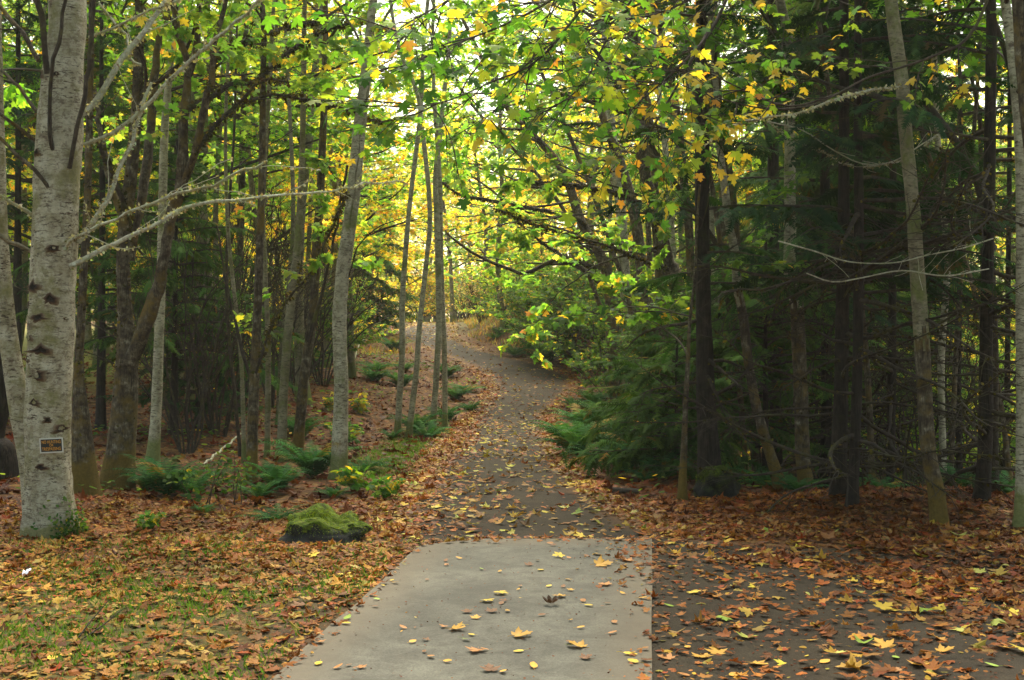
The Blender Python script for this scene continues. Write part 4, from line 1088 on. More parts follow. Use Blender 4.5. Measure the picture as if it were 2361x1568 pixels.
b = [br([(195, 333), (260, 307), (333, 247), (433, 147), (520, 70), (590, 13), (640, -40)], D0, D0 - .6, 8, 7, 'lichen', side=1.2),
     br([(180, 560), (207, 520), (250, 457), (277, 393), (300, 327), (323, 263), (345, 190)], D0, D0 + .3, 11, 6, 'lichen', side=2.2),
     br([(190, 262), (213, 243), (283, 137), (333, 73), (363, 27), (395, -15)], D0, D0 + .4, 12, 11, 'lichen', side=1.4),
     br([(147, 586), (160, 556), (200, 535), (267, 503), (383, 455), (490, 427), (560, 395), (620, 372)], D0 - .1, D0 - .7, 9, 4, 'lichen', side=3.4, sl=.8),
     br([(160, 616), (217, 586), (267, 560), (350, 523), (430, 480), (500, 465), (600, 455), (700, 445), (790, 433), (890, 418), (937, 423)], D0 - .1, D0 + 1.0, 10, 3, 'lichen', side=2.4, sl=.8),
     br([(205, 85), (267, 63), (320, 37), (410, 0), (460, -25)], D0, D0 - .5, 6, 4, 'lichen', side=1.5),
     br([(325, 150), (300, 133), (290, 83), (262, 50), (230, 5)], D0 + .2, D0 + .5, 6, 5, 'lichen', side=1.6),
     br([(122, 345), (116, 310), (115, 200), (133, 100), (153, 0), (165, -60)], D0 - .22, D0 - .55, 11, 8, 'plain', side=.4),
     br([(160, 388), (177, 300), (200, 183), (217, 0), (222, -60)], D0 - .2, D0 - .6, 10, 8, 'plain', side=.4),
     br([(110, 170), (100, 83), (88, 0), (84, -40)], D0 - .18, D0 - .5, 14, 12, 'plain', side=.3),
     br([(84, 325), (40, 295), (0, 262), (-40, 235)], D0, D0 - .5, 10, 7, 'maple', side=1),
     br([(118, 440), (80, 393), (40, 357), (0, 320), (-40, 290)], D0 - .2, D0 - .5, 10, 7, 'maple', side=1),
     br([(80, 500), (40, 475), (0, 450), (-40, 430)], D0, D0 - .4, 8, 6, 'lichen', side=1),
     br([(75, 581), (40, 565), (0, 546), (-40, 530)], D0, D0 - .3, 9, 8, 'thin', side=1),
     br([(83, 255), (45, 205), (0, 160), (-40, 120)], D0, D0 + .4, 9, 7, 'maple', side=1),
     br([(90, 140), (50, 75), (0, 20), (-30, -10)], D0, D0 + .3, 13, 10, 'maple', side=1)]
build_tree('alder_tree', 'big pale alder in the left foreground bearing a warning sign and lichen branches', 'tree', P2, radi, 'birch', rng,
           dict(z=(6.5, 12.5), count=10, L=(2, 3.5), el=(.2, .8), nb=2, nt=2), dict(size=.11, pal='green', tpl=OVAL, n=5), b, flare=.26, ns=28, seg=.1, extra=knots)
# its leaning twin
tw_ = [(92, 1190), (70, 1060), (45, 930), (22, 800), (8, 680), (-2, 560), (-8, 400), (-14, 200), (-18, 0)]
P = foot(px_pts(tw_, D0 + .35)); radi = [R(x, D0) for x in (60, 52, 48, 46, 44, 43, 42, 42, 40)]
build_tree('alder_tree', 'pale barked alder stem leaning left at the picture edge behind the signed alder', 'tree', top(P, 12, rng), radi + list(np.linspace(radi[-1], .04, 4)), 'birch', rng,
           dict(z=(7, 11), count=6, L=(1.5, 3), nb=2, nt=2), dict(size=.11, pal='green', tpl=OVAL, n=5), [], flare=.3, ns=18, seg=.14)

# the sign
sg = empty('warning_sign', wp(118.5, 1027, D0 - .275), 'small black and orange no hunting or trespassing sign nailed to the pale alder', 'sign')
sg.rotation_euler = (math.radians(3), math.radians(-2.5), math.radians(4))
SWd, SHt = .232, .152
def box(mb, x0, x1, y0, y1, z0, z1):
    V = np.array([(x, y, z) for x in (x0, x1) for y in (y0, y1) for z in (z0, z1)])
    mb.add(V, np.array([[0, 1, 3, 2], [4, 6, 7, 5], [0, 4, 5, 1], [2, 3, 7, 6], [0, 2, 6, 4], [1, 5, 7, 3]]))
mb = MB(); box(mb, -SWd / 2, SWd / 2, 0, .003, -SHt / 2, SHt / 2); mb.build('plate', flat_material('sign_white', (.42, .41, .36)), sg, smooth=False)
mb = MB(); box(mb, -SWd / 2 + .013, SWd / 2 - .013, -.0015, 0, -SHt / 2 + .013, SHt / 2 - .013); mb.build('panel', flat_material('sign_black', (.006, .0055, .005)), sg, smooth=False)
om = flat_material('sign_orange', (.50, .22, .015))
for txt, z, h, wmax in (('NO HUNTING', .034, .033, .185), ('OR', .001, .026, .04), ('TRESPASSING', -.036, .033, .185)):
    cu_ = bpy.data.curves.new('lettering', 'FONT'); cu_.body = txt; cu_.size = h * 1.4; cu_.align_x = 'CENTER'; cu_.align_y = 'CENTER'; cu_.offset = 0; cu_.extrude = .0005
    to = bpy.data.objects.new('tmp', cu_); COL.objects.link(to)
    dg = bpy.context.evaluated_depsgraph_get(); me = bpy.data.meshes.new_from_object(to.evaluated_get(dg)); bpy.data.objects.remove(to)
    xs_ = [v.co.x for v in me.vertices]; k = wmax / (max(xs_) - min(xs_))
    for v in me.vertices: v.co.x *= k
    me.materials.clear(); me.materials.append(om)
    lo2 = bpy.data.objects.new('lettering', me); COL.objects.link(lo2); lo2.parent = sg; lo2.location = (0, -.0032, z); lo2.rotation_euler = (PI / 2, 0, 0)

# black stump and dark leaning trunk at the far left edge
P = np.array([wp(8, 1112, 17.5), wp(6, 1070, 17.5), wp(4, 1030, 17.5), wp(2, 1012, 17.5)])
P[0][2] = ground(P[0][0], P[0][1]) - .05
mb = MB(); tube(mb, catmull(P, .08), np.array(catmull(np.c_[P, [R(66, 17.5), R(66, 17.5), R(56, 17.5), R(22, 17.5)]], .08))[:, 3], 16, 0, rng, .06)
o = mb.build('tree_stump', M['conifer'], None, P[0]); o.location = P[0]; tag(o, 'black round topped stump at the left picture edge', 'stump')
P = foot(np.array([wp(-40, 1100, 19), wp(-20, 980, 19), wp(0, 900, 19), wp(2, 820, 19), wp(-15, 600, 19), wp(-30, 300, 19), wp(-40, 0, 19)]))
build_tree('conifer_tree', 'dark mossy trunk bulging in at the left picture edge behind the stump', 'tree', P, [R(x, 19) for x in (60, 60, 70, 66, 44, 38, 34)], 'conifer', rng, None, None, [], ns=14, mossy=900)

# slim mossy-footed trunk behind the signed alder
d = 15.8
P = foot(px_pts([(190, 1140), (190, 1060), (186, 950), (182, 850), (186, 750), (197, 556), (203, 400), (208, 200), (212, 0)], d))
build_tree('alder_tree', 'slim grey trunk with a swollen mossy foot right behind the signed alder', 'tree', top(P, 13, rng), [R(x, d) for x in (62, 50, 36, 21, 19, 18, 17, 15, 14)] + [.05, .04, .03, .02], 'maple', rng,
           dict(z=(5, 12), count=9, L=(1.5, 3), nb=2.5, nt=3), dict(size=.16, pal='green'), [], mossy=700)

# mossy forked maple group
d = 16.8
P = foot(px_pts([(268, 1135), (278, 1040), (288, 920), (294, 800), (288, 720), (283, 620), (288, 520), (300, 420), (315, 250), (320, 100), (322, 0)], d))
b = [br([(296, 840), (326, 772), (354, 705), (374, 625), (388, 535), (402, 475), (417, 433)], d - .1, d - .6, 36, 25, 'maple', side=.2),
     br([(417, 440), (423, 300), (433, 167), (430, 133), (412, 75), (400, 27), (392, -40)], d - .6, d - .8, 24, 13, 'maple', side=.5, leaf=1),
     br([(435, 175), (447, 133), (460, 33), (466, -40)], d - .75, d - .7, 15, 13, 'maple', side=.6, leaf=1),
     br([(420, 430), (447, 360), (467, 267), (490, 167), (497, 100), (520, 0), (530, -50)], d - .6, d - 1.6, 17, 12, 'maple', side=.6, leaf=1),
     br([(437, 250), (493, 220), (533, 193), (590, 187), (657, 127), (723, 80), (790, 57), (843, 50)], d - .7, d + 1.6, 14, 6, 'moss', side=1.5, leaf=1, sl=1.3),
     br([(480, 210), (507, 117), (590, 87), (673, 57), (733, 52), (823, 60)], d - 1.2, d + 1.9, 11, 5, 'moss', side=1.6, leaf=1, sl=1.3),
     br([(450, 350), (493, 293), (550, 240), (590, 230), (650, 217), (723, 237), (820, 258), (850, 273), (890, 283)], d - .8, d + 1.7, 10, 5, 'moss', side=1.3, leaf=1),
     br([(550, 240), (590, 195), (620, 185), (665, 190)], d - 1.1, d - 1.4, 7, 4, 'moss', side=1.2),
     br([(300, 600), (337, 390), (353, 233), (363, 100), (380, 50), (390, -40)], d + .3, d + 1.0, 22, 15, 'maple', side=.4, leaf=1),
     br([(310, 560), (262, 440), (235, 330), (215, 200)], d + .3, d + .8, 17, 9, 'maple', side=.5, leaf=1),
     br([(300, 520), (268, 420), (225, 320)], d, d - .3, 16, 9, 'moss', side=.5)]
build_tree('maple_tree', 'mossy brown maple forking low down just right of the signed alder', 'tree', top(P, 13, rng), [R(x, d) for x in (66, 60, 54, 50, 36, 30, 29, 28, 25, 22, 20)] + [.06, .05, .04, .02], 'maple', rng,
           dict(z=(4.5, 12), count=10, L=(1.8, 3.6), nb=2.4, nt=3, az=-.3, azs=1.3), dict(size=.12, pal='lime', n=12), b, ns=20, flare=.35, mossy=1800)
d = 19
P = foot(px_pts([(352, 1090), (362, 900), (372, 620), (378, 333), (390, 180), (400, 60), (404, -20)], d))
build_tree('alder_tree', 'straight pale grey trunk in the thicket behind the forked maple', 'tree', top(P, 14, rng), [R(x, d) for x in (28, 24, 20, 18, 16, 15, 14)] + [.05, .04, .03, .02], 'alder', rng,
           dict(z=(5, 13), count=10, L=(1.5, 3), nb=2.5, nt=3), dict(size=.12, pal='lime', n=7), [])
# slender dark trunks
def slim(label, lst, w, d, bark='thin', H=14, pal_='lime', n=5, branches=(), size=.115, zl=None, name='alder_tree', L=(1.3, 2.8), **k):
    P = foot(px_pts(lst, d))
    rr = [R(x, d) for x in np.linspace(w[0], w[1], len(lst))]
    if len(P) > len(lst): rr = [rr[0] * 1.08] + rr
    PT = top(P, H, rng)
    return build_tree(name, label, 'tree', PT, rr + list(np.linspace(rr[-1] * .8, .015, 4)), bark, rng,
                      dict(z=zl or (P[-1][2] * .75, H - .5), count=n, L=L, nb=2, nt=2.5, el=(.1, .8)), dict(size=size, pal=pal_, n=12), branches, **k)
slim('thickest dark slender trunk left of the leaning alder, nearest the ferns', [(580, 1115), (582, 1000), (588, 850), (594, 700), (600, 540), (604, 380), (606, 200), (604, 0)], (27, 12), 17.3, 'maple', branches=[
    br([(590, 860), (640, 723), (720, 623), (767, 523), (800, 440)], 17.2, 16.4, 8, 4, 'moss', side=1.2, leaf=1), br([(588, 900), (553, 790), (520, 640), (500, 520)], 17.3, 17.6, 8, 4, 'plain', side=1, leaf=1)])
slim('slender grey upright trunk second to the left of the leaning alder', [(647, 1045), (657, 856), (668, 723), (687, 556), (695, 400), (700, 200), (703, 0)], (23, 10), 20, 'thin')
slim('slender trunk leaning right, the nearest left neighbour of the leaning alder', [(682, 1035), (703, 856), (720, 740), (733, 523), (742, 380), (748, 200), (750, 0)], (26, 13), 20.3, 'maple', branches=[
    br([(712, 790), (760, 600), (785, 470), (800, 380)], 20.2, 19.5, 9, 5, 'plain', side=1, leaf=1)])
slim('thin trunk in the middle of the slender group', [(616, 1045), (618, 900), (617, 760), (611, 623), (606, 450), (620, 200), (632, 0)], (14, 8), 20.5, 'thin')
slim('thin dark stem left of the thickest slender trunk', [(563, 1050), (560, 923), (553, 790), (536, 640), (524, 500), (520, 300), (530, 100)], (11, 7), 20, 'thin', n=7)
slim('second thin dark stem beside the thickest slender trunk', [(556, 1060), (540, 900), (528, 780), (522, 640), (528, 480), (540, 300)], (9, 6), 20.8, 'limb', n=7)
slim('curving dark sapling trunk behind the slender group', [(640, 960), (650, 800), (668, 640), (676, 480), (670, 300), (660, 100)], (12, 8), 25, 'thin')
slim('dark thin trunk just left of the leaning alder', [(757, 800), (766, 690), (775, 556), (783, 430), (790, 250), (800, 60)], (13, 8), 40, 'thin', 17, size=.135)
slim('hazel-like thin trunk in the gap right of the mossy fork', [(512, 905), (508, 760), (500, 640), (497, 500), (505, 320), (515, 120)], (15, 10), 30, 'thin', 15, size=.135)
slim('crooked mossy trunk arching over the hollow in the left middle ground', [(440, 850), (470, 843), (517, 816), (555, 770), (590, 690), (600, 560), (612, 380), (622, 200)], (15, 8), 26, 'maple', 14, size=.135, mossy=500)
slim('dark forked trunk deep in the left wood beside the mossy arching trunk', [(470, 900), (493, 816), (520, 756), (548, 656), (556, 500), (560, 300), (566, 100)], (22, 12), 28, 'maple', 16, size=.135, mossy=400)
slim('grey trunk deep in the left wood between the mossy fork and the arch', [(440, 870), (452, 700), (462, 560), (470, 400), (474, 200), (478, 0)], (20, 13), 29, 'thin', 16, size=.135)
slim('upright grey trunk among the yellow leaves left of the leaning alder top', [(700, 900), (706, 700), (715, 500), (722, 330), (726, 150), (728, 0)], (12, 8), 34, 'thin', 17, size=.135)

# leaning alder in the centre left
d = 17.9
P = foot(px_pts([(781, 1112), (783, 1040), (787, 900), (784, 800), (783, 720), (790, 630), (800, 556), (817, 433), (830, 283), (846, 150), (857, 33), (866, -40)], d))
build_tree('alder_tree', 'pale ringed alder leaning gently right in the centre left', 'tree', top(P, 15, rng), [R(x, d) for x in (40, 35, 33, 33, 34, 34, 33, 31, 28, 24, 19, 18)] + [.05, .045, .03, .02], 'alder', rng,
           dict(z=(7.2, 14), count=10, L=(1.5, 3), nb=2.4, nt=3), dict(size=.15, pal='lime', tpl=OVAL),
           [br([(838, 112), (815, 70), (790, 27), (773, 0), (760, -30)], d, d - .4, 6, 4, 'thin', side=.8), br([(856, 110), (868, 100), (880, 57), (913, 0), (930, -30)], d, d - .3, 6, 4, 'thin', side=.8),
            br([(806, 520), (822, 400), (848, 200), (858, 130)], d - .1, d - .25, 4, 3, 'thin', side=.8), br([(800, 650), (830, 560), (880, 520), (940, 500)], d, d - .5, 4, 2, 'plain', side=2)], ns=18, flare=.25, seg=.14)

# the four slim trunks
G = [('leftmost of the four slim trunks standing together beside the path', [(915, 1022), (921, 920), (927, 823), (928, 690), (937, 556), (945, 470), (967, 283), (973, 200), (980, 60)], (15, 9), 26.5),
     ('second from the left of the four slim trunks, leaning right then back', [(942, 1025), (950, 940), (960, 856), (967, 756), (983, 606), (991, 523), (988, 433), (973, 290), (960, 207), (923, 120), (900, 0)], (14, 8), 26.3),
     ('third from the left of the four slim trunks, rising straight by the path', [(996, 970), (1007, 856), (1012, 723), (1008, 523), (1004, 417), (1012, 333), (1022, 233), (1033, 133), (1040, 0)], (15, 9), 29),
     ('rightmost of the four slim trunks, closest to the asphalt', [(1026, 965), (1025, 823), (1021, 723), (1017, 590), (1014, 417), (1004, 267), (1000, 200), (998, 60)], (13, 8), 29.3)]
for lb, ls, w_, d in G:
    slim(lb, ls, w_, d, 'alder', 17, size=.12, n=5, zl=(10.5, 16.5), L=(1, 2.2))

# right-hand maples that fan towards the path
def fan(label, lst, w, d, bark='maple', H=17, branches=(), n=3, pal_='lime', zl=None, **k):
    branches = list(branches); W_ = px_pts(lst, d)
    for j in range(4 if n else 1):                   # long bare side branches reaching out over the path
        t = rng.uniform(.15, .85); q, tg = at_t(W_, t)
        C_ = curve(rng, q, (-1, rng.normal(0, .5), rng.uniform(-.15, .5)), rng.uniform(2.2, 4.6), 6, rng.uniform(-.08, .16), .12)
        branches.append((C_, R(6, d) , R(1.6, d), 'plain', dict(side=3.2, sl=1.3, leaf=rng.random() < .15)))
    return slim(label, lst, w, d, bark, H, pal_, n, branches, .135, zl, 'maple_tree', (1.8, 3.6), **k)
fan('mottled maple trunk nearest the path bend that sweeps left as it rises', [(1412, 745), (1409, 700), (1398, 623), (1370, 563), (1341, 513), (1314, 433), (1291, 383), (1262, 345), (1218, 300), (1170, 250)], (30, 12), 38, branches=[
    br([(1395, 620), (1330, 603), (1264, 570), (1204, 520), (1160, 470)], 37.5, 36, 9, 4, 'moss', side=1.3, sl=1.6, leaf=1),
    br([(1350, 520), (1321, 500), (1281, 490), (1181, 473), (1123, 460), (1063, 450), (1020, 420)], 37.8, 35, 11, 5, 'moss', side=1.0, sl=1.6, leaf=1)])
fan('grey flecked maple trunk second from the path bend, nearly upright', [(1446, 745), (1440, 623), (1434, 523), (1424, 420), (1414, 333), (1404, 230), (1396, 100), (1390, 0)], (26, 17), 37, 'alder')
fan('stout grey maple trunk behind the mossy sleeved trunk', [(1486, 690), (1480, 620), (1468, 523), (1452, 450), (1425, 360), (1400, 300), (1370, 210), (1330, 130), (1270, 60)], (30, 13), 33, branches=[
    br([(1430, 380), (1381, 290), (1281, 293), (1181, 297), (1090, 285)], 33, 30, 9, 4, 'moss', side=1.4, sl=1.5, leaf=1)])
fan('trunk with a green moss sleeve that leans left above the cedar', [(1560, 660), (1541, 613), (1518, 523), (1505, 470), (1491, 417), (1476, 320), (1470, 200), (1462, 80)], (36, 20), 25, mossy=1400, branches=[
    br([(1520, 530), (1498, 490), (1448, 457), (1381, 437), (1281, 423), (1181, 420)], 25, 23.5, 12, 9, 'moss', side=1.2),
    br([(1541, 622), (1448, 586), (1348, 550), (1248, 523), (1200, 505), (1140, 480)], 24.8, 22.5, 8, 3, 'moss', side=1.3, sl=1.2, leaf=1)])
fan('tall dark stem above the cedar running straight up to the frame', [(1590, 560), (1578, 430), (1564, 283), (1550, 200), (1534, 133), (1518, 20), (1510, -30)], (20, 15), 24)
fan('tall stem just right of the straight dark stem above the cedar', [(1640, 560), (1625, 400), (1604, 267), (1581, 133), (1560, 10), (1552, -30)], (21, 17), 23, 'alder')
fan('dark stem leaning left beside the banded short alder', [(1690, 480), (1668, 350), (1648, 250), (1622, 140), (1612, 10), (1606, -30)], (20, 16), 22)
fan('upright stem in the fan left of the tall banded alder', [(1668, 560), (1664, 400), (1658, 250), (1653, 120), (1648, 0), (1646, -40)], (17, 14), 26)
fan('dark twisted stem crossing the upper fan of maples', [(1500, 330), (1484, 215), (1465, 120), (1450, 60), (1430, -30)], (22, 15), 27, zl=(9, 15))
fan('slanting dark stem low in the fan, running up to the left', [(1700, 640), (1650, 560), (1590, 470), (1530, 380), (1480, 300), (1440, 230), (1390, 140), (1330, 40)], (13, 8), 22, 'limb')
fan('thin stem slanting left across the green gap beside the path bend', [(1450, 690), (1420, 600), (1380, 480), (1340, 380), (1300, 280), (1250, 170), (1190, 60)], (12, 7), 36)
fan('thin upright stem at the back of the fan of maples', [(1500, 700), (1496, 560), (1490, 420), (1478, 260), (1468, 120), (1460, -20)], (14, 10), 42)
fan('pale flecked stem deep behind the fan of maples', [(1560, 720), (1550, 560), (1540, 400), (1522, 240), (1508, 90), (1500, -20)], (16, 11), 40, 'alder')
fan('stem slanting left out over the path above the dark branch', [(1400, 760), (1360, 640), (1330, 540), (1270, 440), (1200, 360), (1130, 290), (1060, 200)], (11, 6), 41)
fan('stem arching left low over the bend with feathery branches', [(1430, 720), (1370, 640), (1290, 600), (1214, 630), (1181, 623), (1107, 593), (1057, 560), (1023, 528)], (14, 4), 39, 'limb', 9, n=0, zl=(7, 8))

# light banded alders on the right
slim('tall banded pale alder trunk, the brightest on the right', [(2168, 1222), (2158, 1130), (2141, 1043), (2131, 890), (2121, 723), (2108, 523), (2088, 300), (2081, 200), (2064, 83), (2054, 0), (2048, -50)], (38, 27), 13.2, 'thin', 13, 'green', 7, [
    br([(2076, 200), (2030, 205), (1950, 222), (1850, 258), (1790, 270), (1700, 285), (1640, 300)], 13.1, 11.4, 5, 3, 'lichen', side=.6)], .15, dark_below=2.0, ns=18, flare=.3, seg=.12)
slim('banded pale alder trunk that turns dark and mossy at head height', [(1862, 1132), (1851, 1043), (1844, 856), (1836, 690), (1822, 640), (1821, 520), (1821, 267), (1818, 100), (1798, 0), (1790, -50)], (34, 20), 16.6, 'alder', 13, 'bough', 7, [
    br([(1832, 165), (1838, 123), (1878, 17), (1895, -40)], 16.6, 16.2, 15, 13, 'thin', side=.3)], .2, dark_below=2.8, ns=18, seg=.14)
slim('short banded alder trunk bending right, reddish at its foot', [(1806, 1140), (1790, 1090), (1752, 970), (1728, 856), (1714, 736), (1700, 660), (1697, 590), (1681, 523), (1672, 440), (1656, 310), (1650, 200), (1640, 60)], (26, 14), 16.4, 'alder', 12, 'bough', 6, [], .2, dark_below=2.5, seg=.14)
slim('narrow grey alder stem behind the tall banded alder', [(2176, 1130), (2174, 1043), (2170, 823), (2184, 623), (2171, 433), (2161, 300), (2154, 133), (2144, 0), (2140, -40)], (17, 11), 18, 'alder', 14, 'green', 6, [], .16)
slim('grey alder trunk cut by the right picture edge', [(2352, 1230), (2355, 1000), (2355, 760), (2355, 523), (2351, 333), (2338, 167), (2318, 0), (2312, -40)], (26, 20), 13.0, 'alder', 12, 'green', 6, [], .15)
slim('dark diagonal stem crossing behind the tall banded alder', [(2290, 1120), (2292, 900), (2285, 640), (2268, 483), (2238, 383), (2171, 283), (2088, 183), (2038, 100), (1978, -5), (1955, -40)], (22, 13), 15.5, 'limb', 11, 'green', 5, [
    br([(2171, 300), (2100, 360), (2020, 383), (1960, 380), (1880, 345), (1800, 300), (1771, 280)], 15.3, 13.6, 4, 2, 'lichen', side=.8)], .15)
slim('dark stem leaning left at the upper right corner', [(2352, 620), (2350, 400), (2346, 283), (2338, 200), (2318, 117), (2274, 0), (2262, -40)], (18, 12), 15, 'limb', 11, 'green', 5, [], .15)
slim('thin dark stem in the bright green gap at upper right', [(2266, 620), (2261, 350), (2258, 267), (2238, 167), (2218, 33), (2210, -30)], (11, 7), 20, 'limb', 14, 'lime', 5, [], .16)
slim('leaning grey brown stem between the two banded pale alders', [(2015, 1110), (1995, 800), (1958, 500), (1918, 250), (1880, 0), (1872, -40)], (15, 10), 17.2, 'maple', 12, 'green', 4, [], .15)
slim('thin mossy stem leaning right just past the tall banded alder', [(2192, 1120), (2205, 800), (2227, 500), (2250, 250), (2264, 0), (2268, -40)], (12, 8), 19, 'maple', 12, 'lime', 4, [], .15)
slim('mossy brown stem slanting up to the left across the far right gloom', [(2335, 1150), (2302, 900), (2240, 650), (2160, 420), (2100, 200), (2062, 0), (2055, -40)], (13, 9), 16.8, 'maple', 12, 'green', 4, [], .15)
slim('slim brown stem leaning left above the boulder', [(1720, 1090), (1700, 850), (1668, 620), (1640, 420), (1600, 200), (1570, 0), (1562, -40)], (14, 9), 18.5, 'maple', 12, 'lime', 4, [], .16)
slim('small pale edged trunk left of the boulder', [(1573, 1160), (1574, 1100), (1577, 1040), (1580, 950), (1585, 850), (1590, 740)], (20, 8), 15.4, 'maple', 4.0, 'shrub', 5, [], .12)
# arching bare whips on the right
for i, (lb, ls) in enumerate([('bare pale whip arching below the banded alders', [(1795, 556), (1880, 580), (1960, 604), (2060, 606), (2140, 588), (2220, 572), (2290, 550)]),
                              ('long bare whip rising in a shallow wave across the tall banded alder', [(1860, 630), (1920, 650), (1990, 640), (2080, 624), (2180, 636), (2280, 620)]),
                              ('bare whip drooping between the two pale alders', [(1771, 280), (1850, 300), (1920, 345), (1990, 378), (2060, 372), (2130, 330), (2180, 300)])]):
    B = br(ls, 12.4 + .3 * i, 13.0 + .3 * i, 3.2, 2.2)
    mb = MB(); Pq = catmull(np.array(B[0]), .1); tube(mb, Pq, .007, 5, 0, rng, .1)
    for k in range(8):
        q, tg = at_t(Pq, rng.uniform(.1, .95)); S = curve(rng, q, tg + .8 * rng.standard_normal(3), rng.uniform(.15, .45), 4, .1, .2); tube(mb, S, .003, 3, 0, cap=False)
    o = mb.build('bare_branch', M['lichen'], None, Pq[0]); o.location = Pq[0]; tag(o, lb, 'branch')
# ------------------------------------------------------------------ conifers with dead lower limbs
rng = np.random.default_rng(31)
def conifer(label, pts, rad, H, spec, name='conifer_tree', group=None):
    """trunk > dead_limbs low down, limbs and drooping needle sprays above"""
    P = np.asarray(pts, float); base = P[0].copy()
    root = empty(name, base, label, 'tree', group)
    full = catmull(np.c_[P, rad], .3); tp, tr = full[:, :3], np.maximum(full[:, 3], .01)
    T = MB(); tube(T, tp, tr, 14, 0, rng, .05, .4); T.build('trunk', M['conifer'], root, base)
    at_z = lambda z: (np.array([np.interp(z, tp[:, 2], tp[:, k]) for k in range(3)]), np.interp(z, tp[:, 2], tr))
    dz0, dz1, dn = spec.get('dead', (0, 0, 0))
    if dn:
        for i in range(dn):
            Dm = MB()
            z = base[2] + rng.uniform(dz0, dz1); p, r = at_z(z); az = rng.uniform(0, 2 * PI)
            L = rng.uniform(*spec.get('dl', (1.2, 3.0)))
            B = catmull(curve(rng, p, (math.cos(az), math.sin(az), rng.uniform(-.45, .25)), L, 7, rng.uniform(-.25, .25), .17), .2)
            rr = np.linspace(rng.uniform(.016, .034), .005, len(B)); tube(Dm, B, rr, 6, 0, rng, .12)
            fuzz(rng, Dm, B, rr, int(25 * L), .04, 'moss', 1, .4)
            for k in range(int(L * 8)):
                q, tg = at_t(B, rng.uniform(.25, .999)); S = curve(rng, q, rot_z(tg, rng.choice([-1, 1]) * rng.uniform(.4, 1.2)) + np.array([0, 0, rng.normal(-.1, .25)]), rng.uniform(.2, .8), 4, .1, .15)
                tube(Dm, S, np.linspace(.006, .002, len(S)), 3, 0, cap=False)
            Dm.build('dead_limb', [M['limb'], M['fuzz']], root, base)
    W, Lf = MB(), MB(); z0 = spec['z0']; n = spec['n']; O, Dd, Ls = [], [], []
    for i in range(n):
        f = (i + rng.random()) / n; z = base[2] + z0 + (H - z0 - .3) * f; p, r = at_z(z)
        az = i * 2.4 + rng.normal(0, .4)
        if 'az' in spec and rng.random() < .75: az = rng.normal(spec['az'], .8)
        L = spec['L'] * (1 - .82 * f ** 1.2) * rng.uniform(.7, 1.2) + .2
        B = curve(rng, p, (math.cos(az), math.sin(az), spec.get('el', .15)), L, 7, spec.get('droop', .22), .06)
        tube(W, B, np.linspace(.012 + .008 * L, .004, len(B)), 5, 0, rng, .06, cap=False)
        m = int(spec.get('sp', 9) * L) + 3
        for k in range(m):
            t = .12 + .88 * (k + rng.random()) / m; q, tg = at_t(B, min(t, .999))
            a_ = (1 if k % 2 else -1) * rng.uniform(.5, 1.15)
            O.append(q); Dd.append(rot_z(tg, a_) + np.array([0, 0, -spec.get('hang', .25) + .12 * rng.standard_normal()])); Ls.append(spec.get('ss', .55) * (1.1 - .45 * t) * rng.uniform(.7, 1.3))
        O.append(B[-1]); Dd.append(B[-1] - B[-2]); Ls.append(spec.get('ss', .55))
    O, Dd, Ls = np.array(O), np.array(Dd), np.array(Ls); k = len(O)
    nn = np.array([0, 0, 1.0]) + .3 * rng.standard_normal((k, 3))
    place(Lf, SPRAY, O, Dd, nn, Ls, -.5, -.35 * rng.random(k), 0, pal(rng, k, spec.get('pal', 'conifer')))
    # second order sprays give the boughs body
    j = rng.integers(0, k, int(k * spec.get('dense', 1.6)))
    O2 = O[j] + nrm(Dd[j]) * (Ls[j] * rng.uniform(.2, .9, len(j)))[:, None]
    place(Lf, SPRAY, O2, nrm(Dd[j]) + .55 * rng.standard_normal((len(j), 3)) + np.array([0, 0, -.2]), np.array([0, 0, 1.0]) + .4 * rng.standard_normal((len(j), 3)), Ls[j] * rng.uniform(.4, .75, len(j)), -.4, -.3, 0, pal(rng, len(j), spec.get('pal', 'conifer')))
    merge(Lf, W, 1); Lf.build('crown', [M['needle'], M['limb']], root, base, smooth=False)
    return root
def pxcon(label, lst, w, d, H, spec, **k):
    P = foot(px_pts(lst, d)); rr = list(np.linspace(R(w[0], d), R(w[1], d), len(lst)))
    if len(P) > len(lst): rr = [rr[0]] + rr
    P = top(P, H, rng, .01); rr += list(np.linspace(rr[-1] * .85, .02, 4))
    return conifer(label, P, rr, H, spec, **k)
DRK = dict(z0=2.5, n=44, L=1.7, dead=(.35, 4.2, 40), dense=1.0, sp=7, droop=.2)
pxcon('broad black conifer trunk behind the boulder', [(1640, 1125), (1632, 1000), (1625, 850), (1620, 600), (1618, 300), (1616, 0)], (50, 26), 16.2, 13, dict(DRK, z0=2.6, L=1.3, dead=(.4, 3, 14), dl=(.5, 1.3)))
pxcon('left of the pair of black conifer trunks right of the boulder', [(1935, 1180), (1934, 1043), (1941, 823), (1945, 500), (1946, 200), (1946, -20)], (38, 20), 14.6, 13, dict(DRK, dead=(.4, 3.4, 22)))
pxcon('right of the pair of black conifer trunks right of the boulder', [(1962, 1192), (1971, 1043), (1978, 790), (1980, 500), (1978, 250), (1978, -20)], (27, 17), 14.2, 12, dict(DRK, dead=(.4, 3.6, 26), az=.3))
pxcon('dark conifer trunk with bare limbs between the tall banded alder and the frame edge', [(2262, 1190), (2271, 1043), (2274, 756), (2280, 500), (2284, 200), (2286, -20)], (34, 22), 14.3, 12, dict(DRK, z0=4.0, n=22, L=1.7, dead=(.4, 4.4, 40), az=2.8))
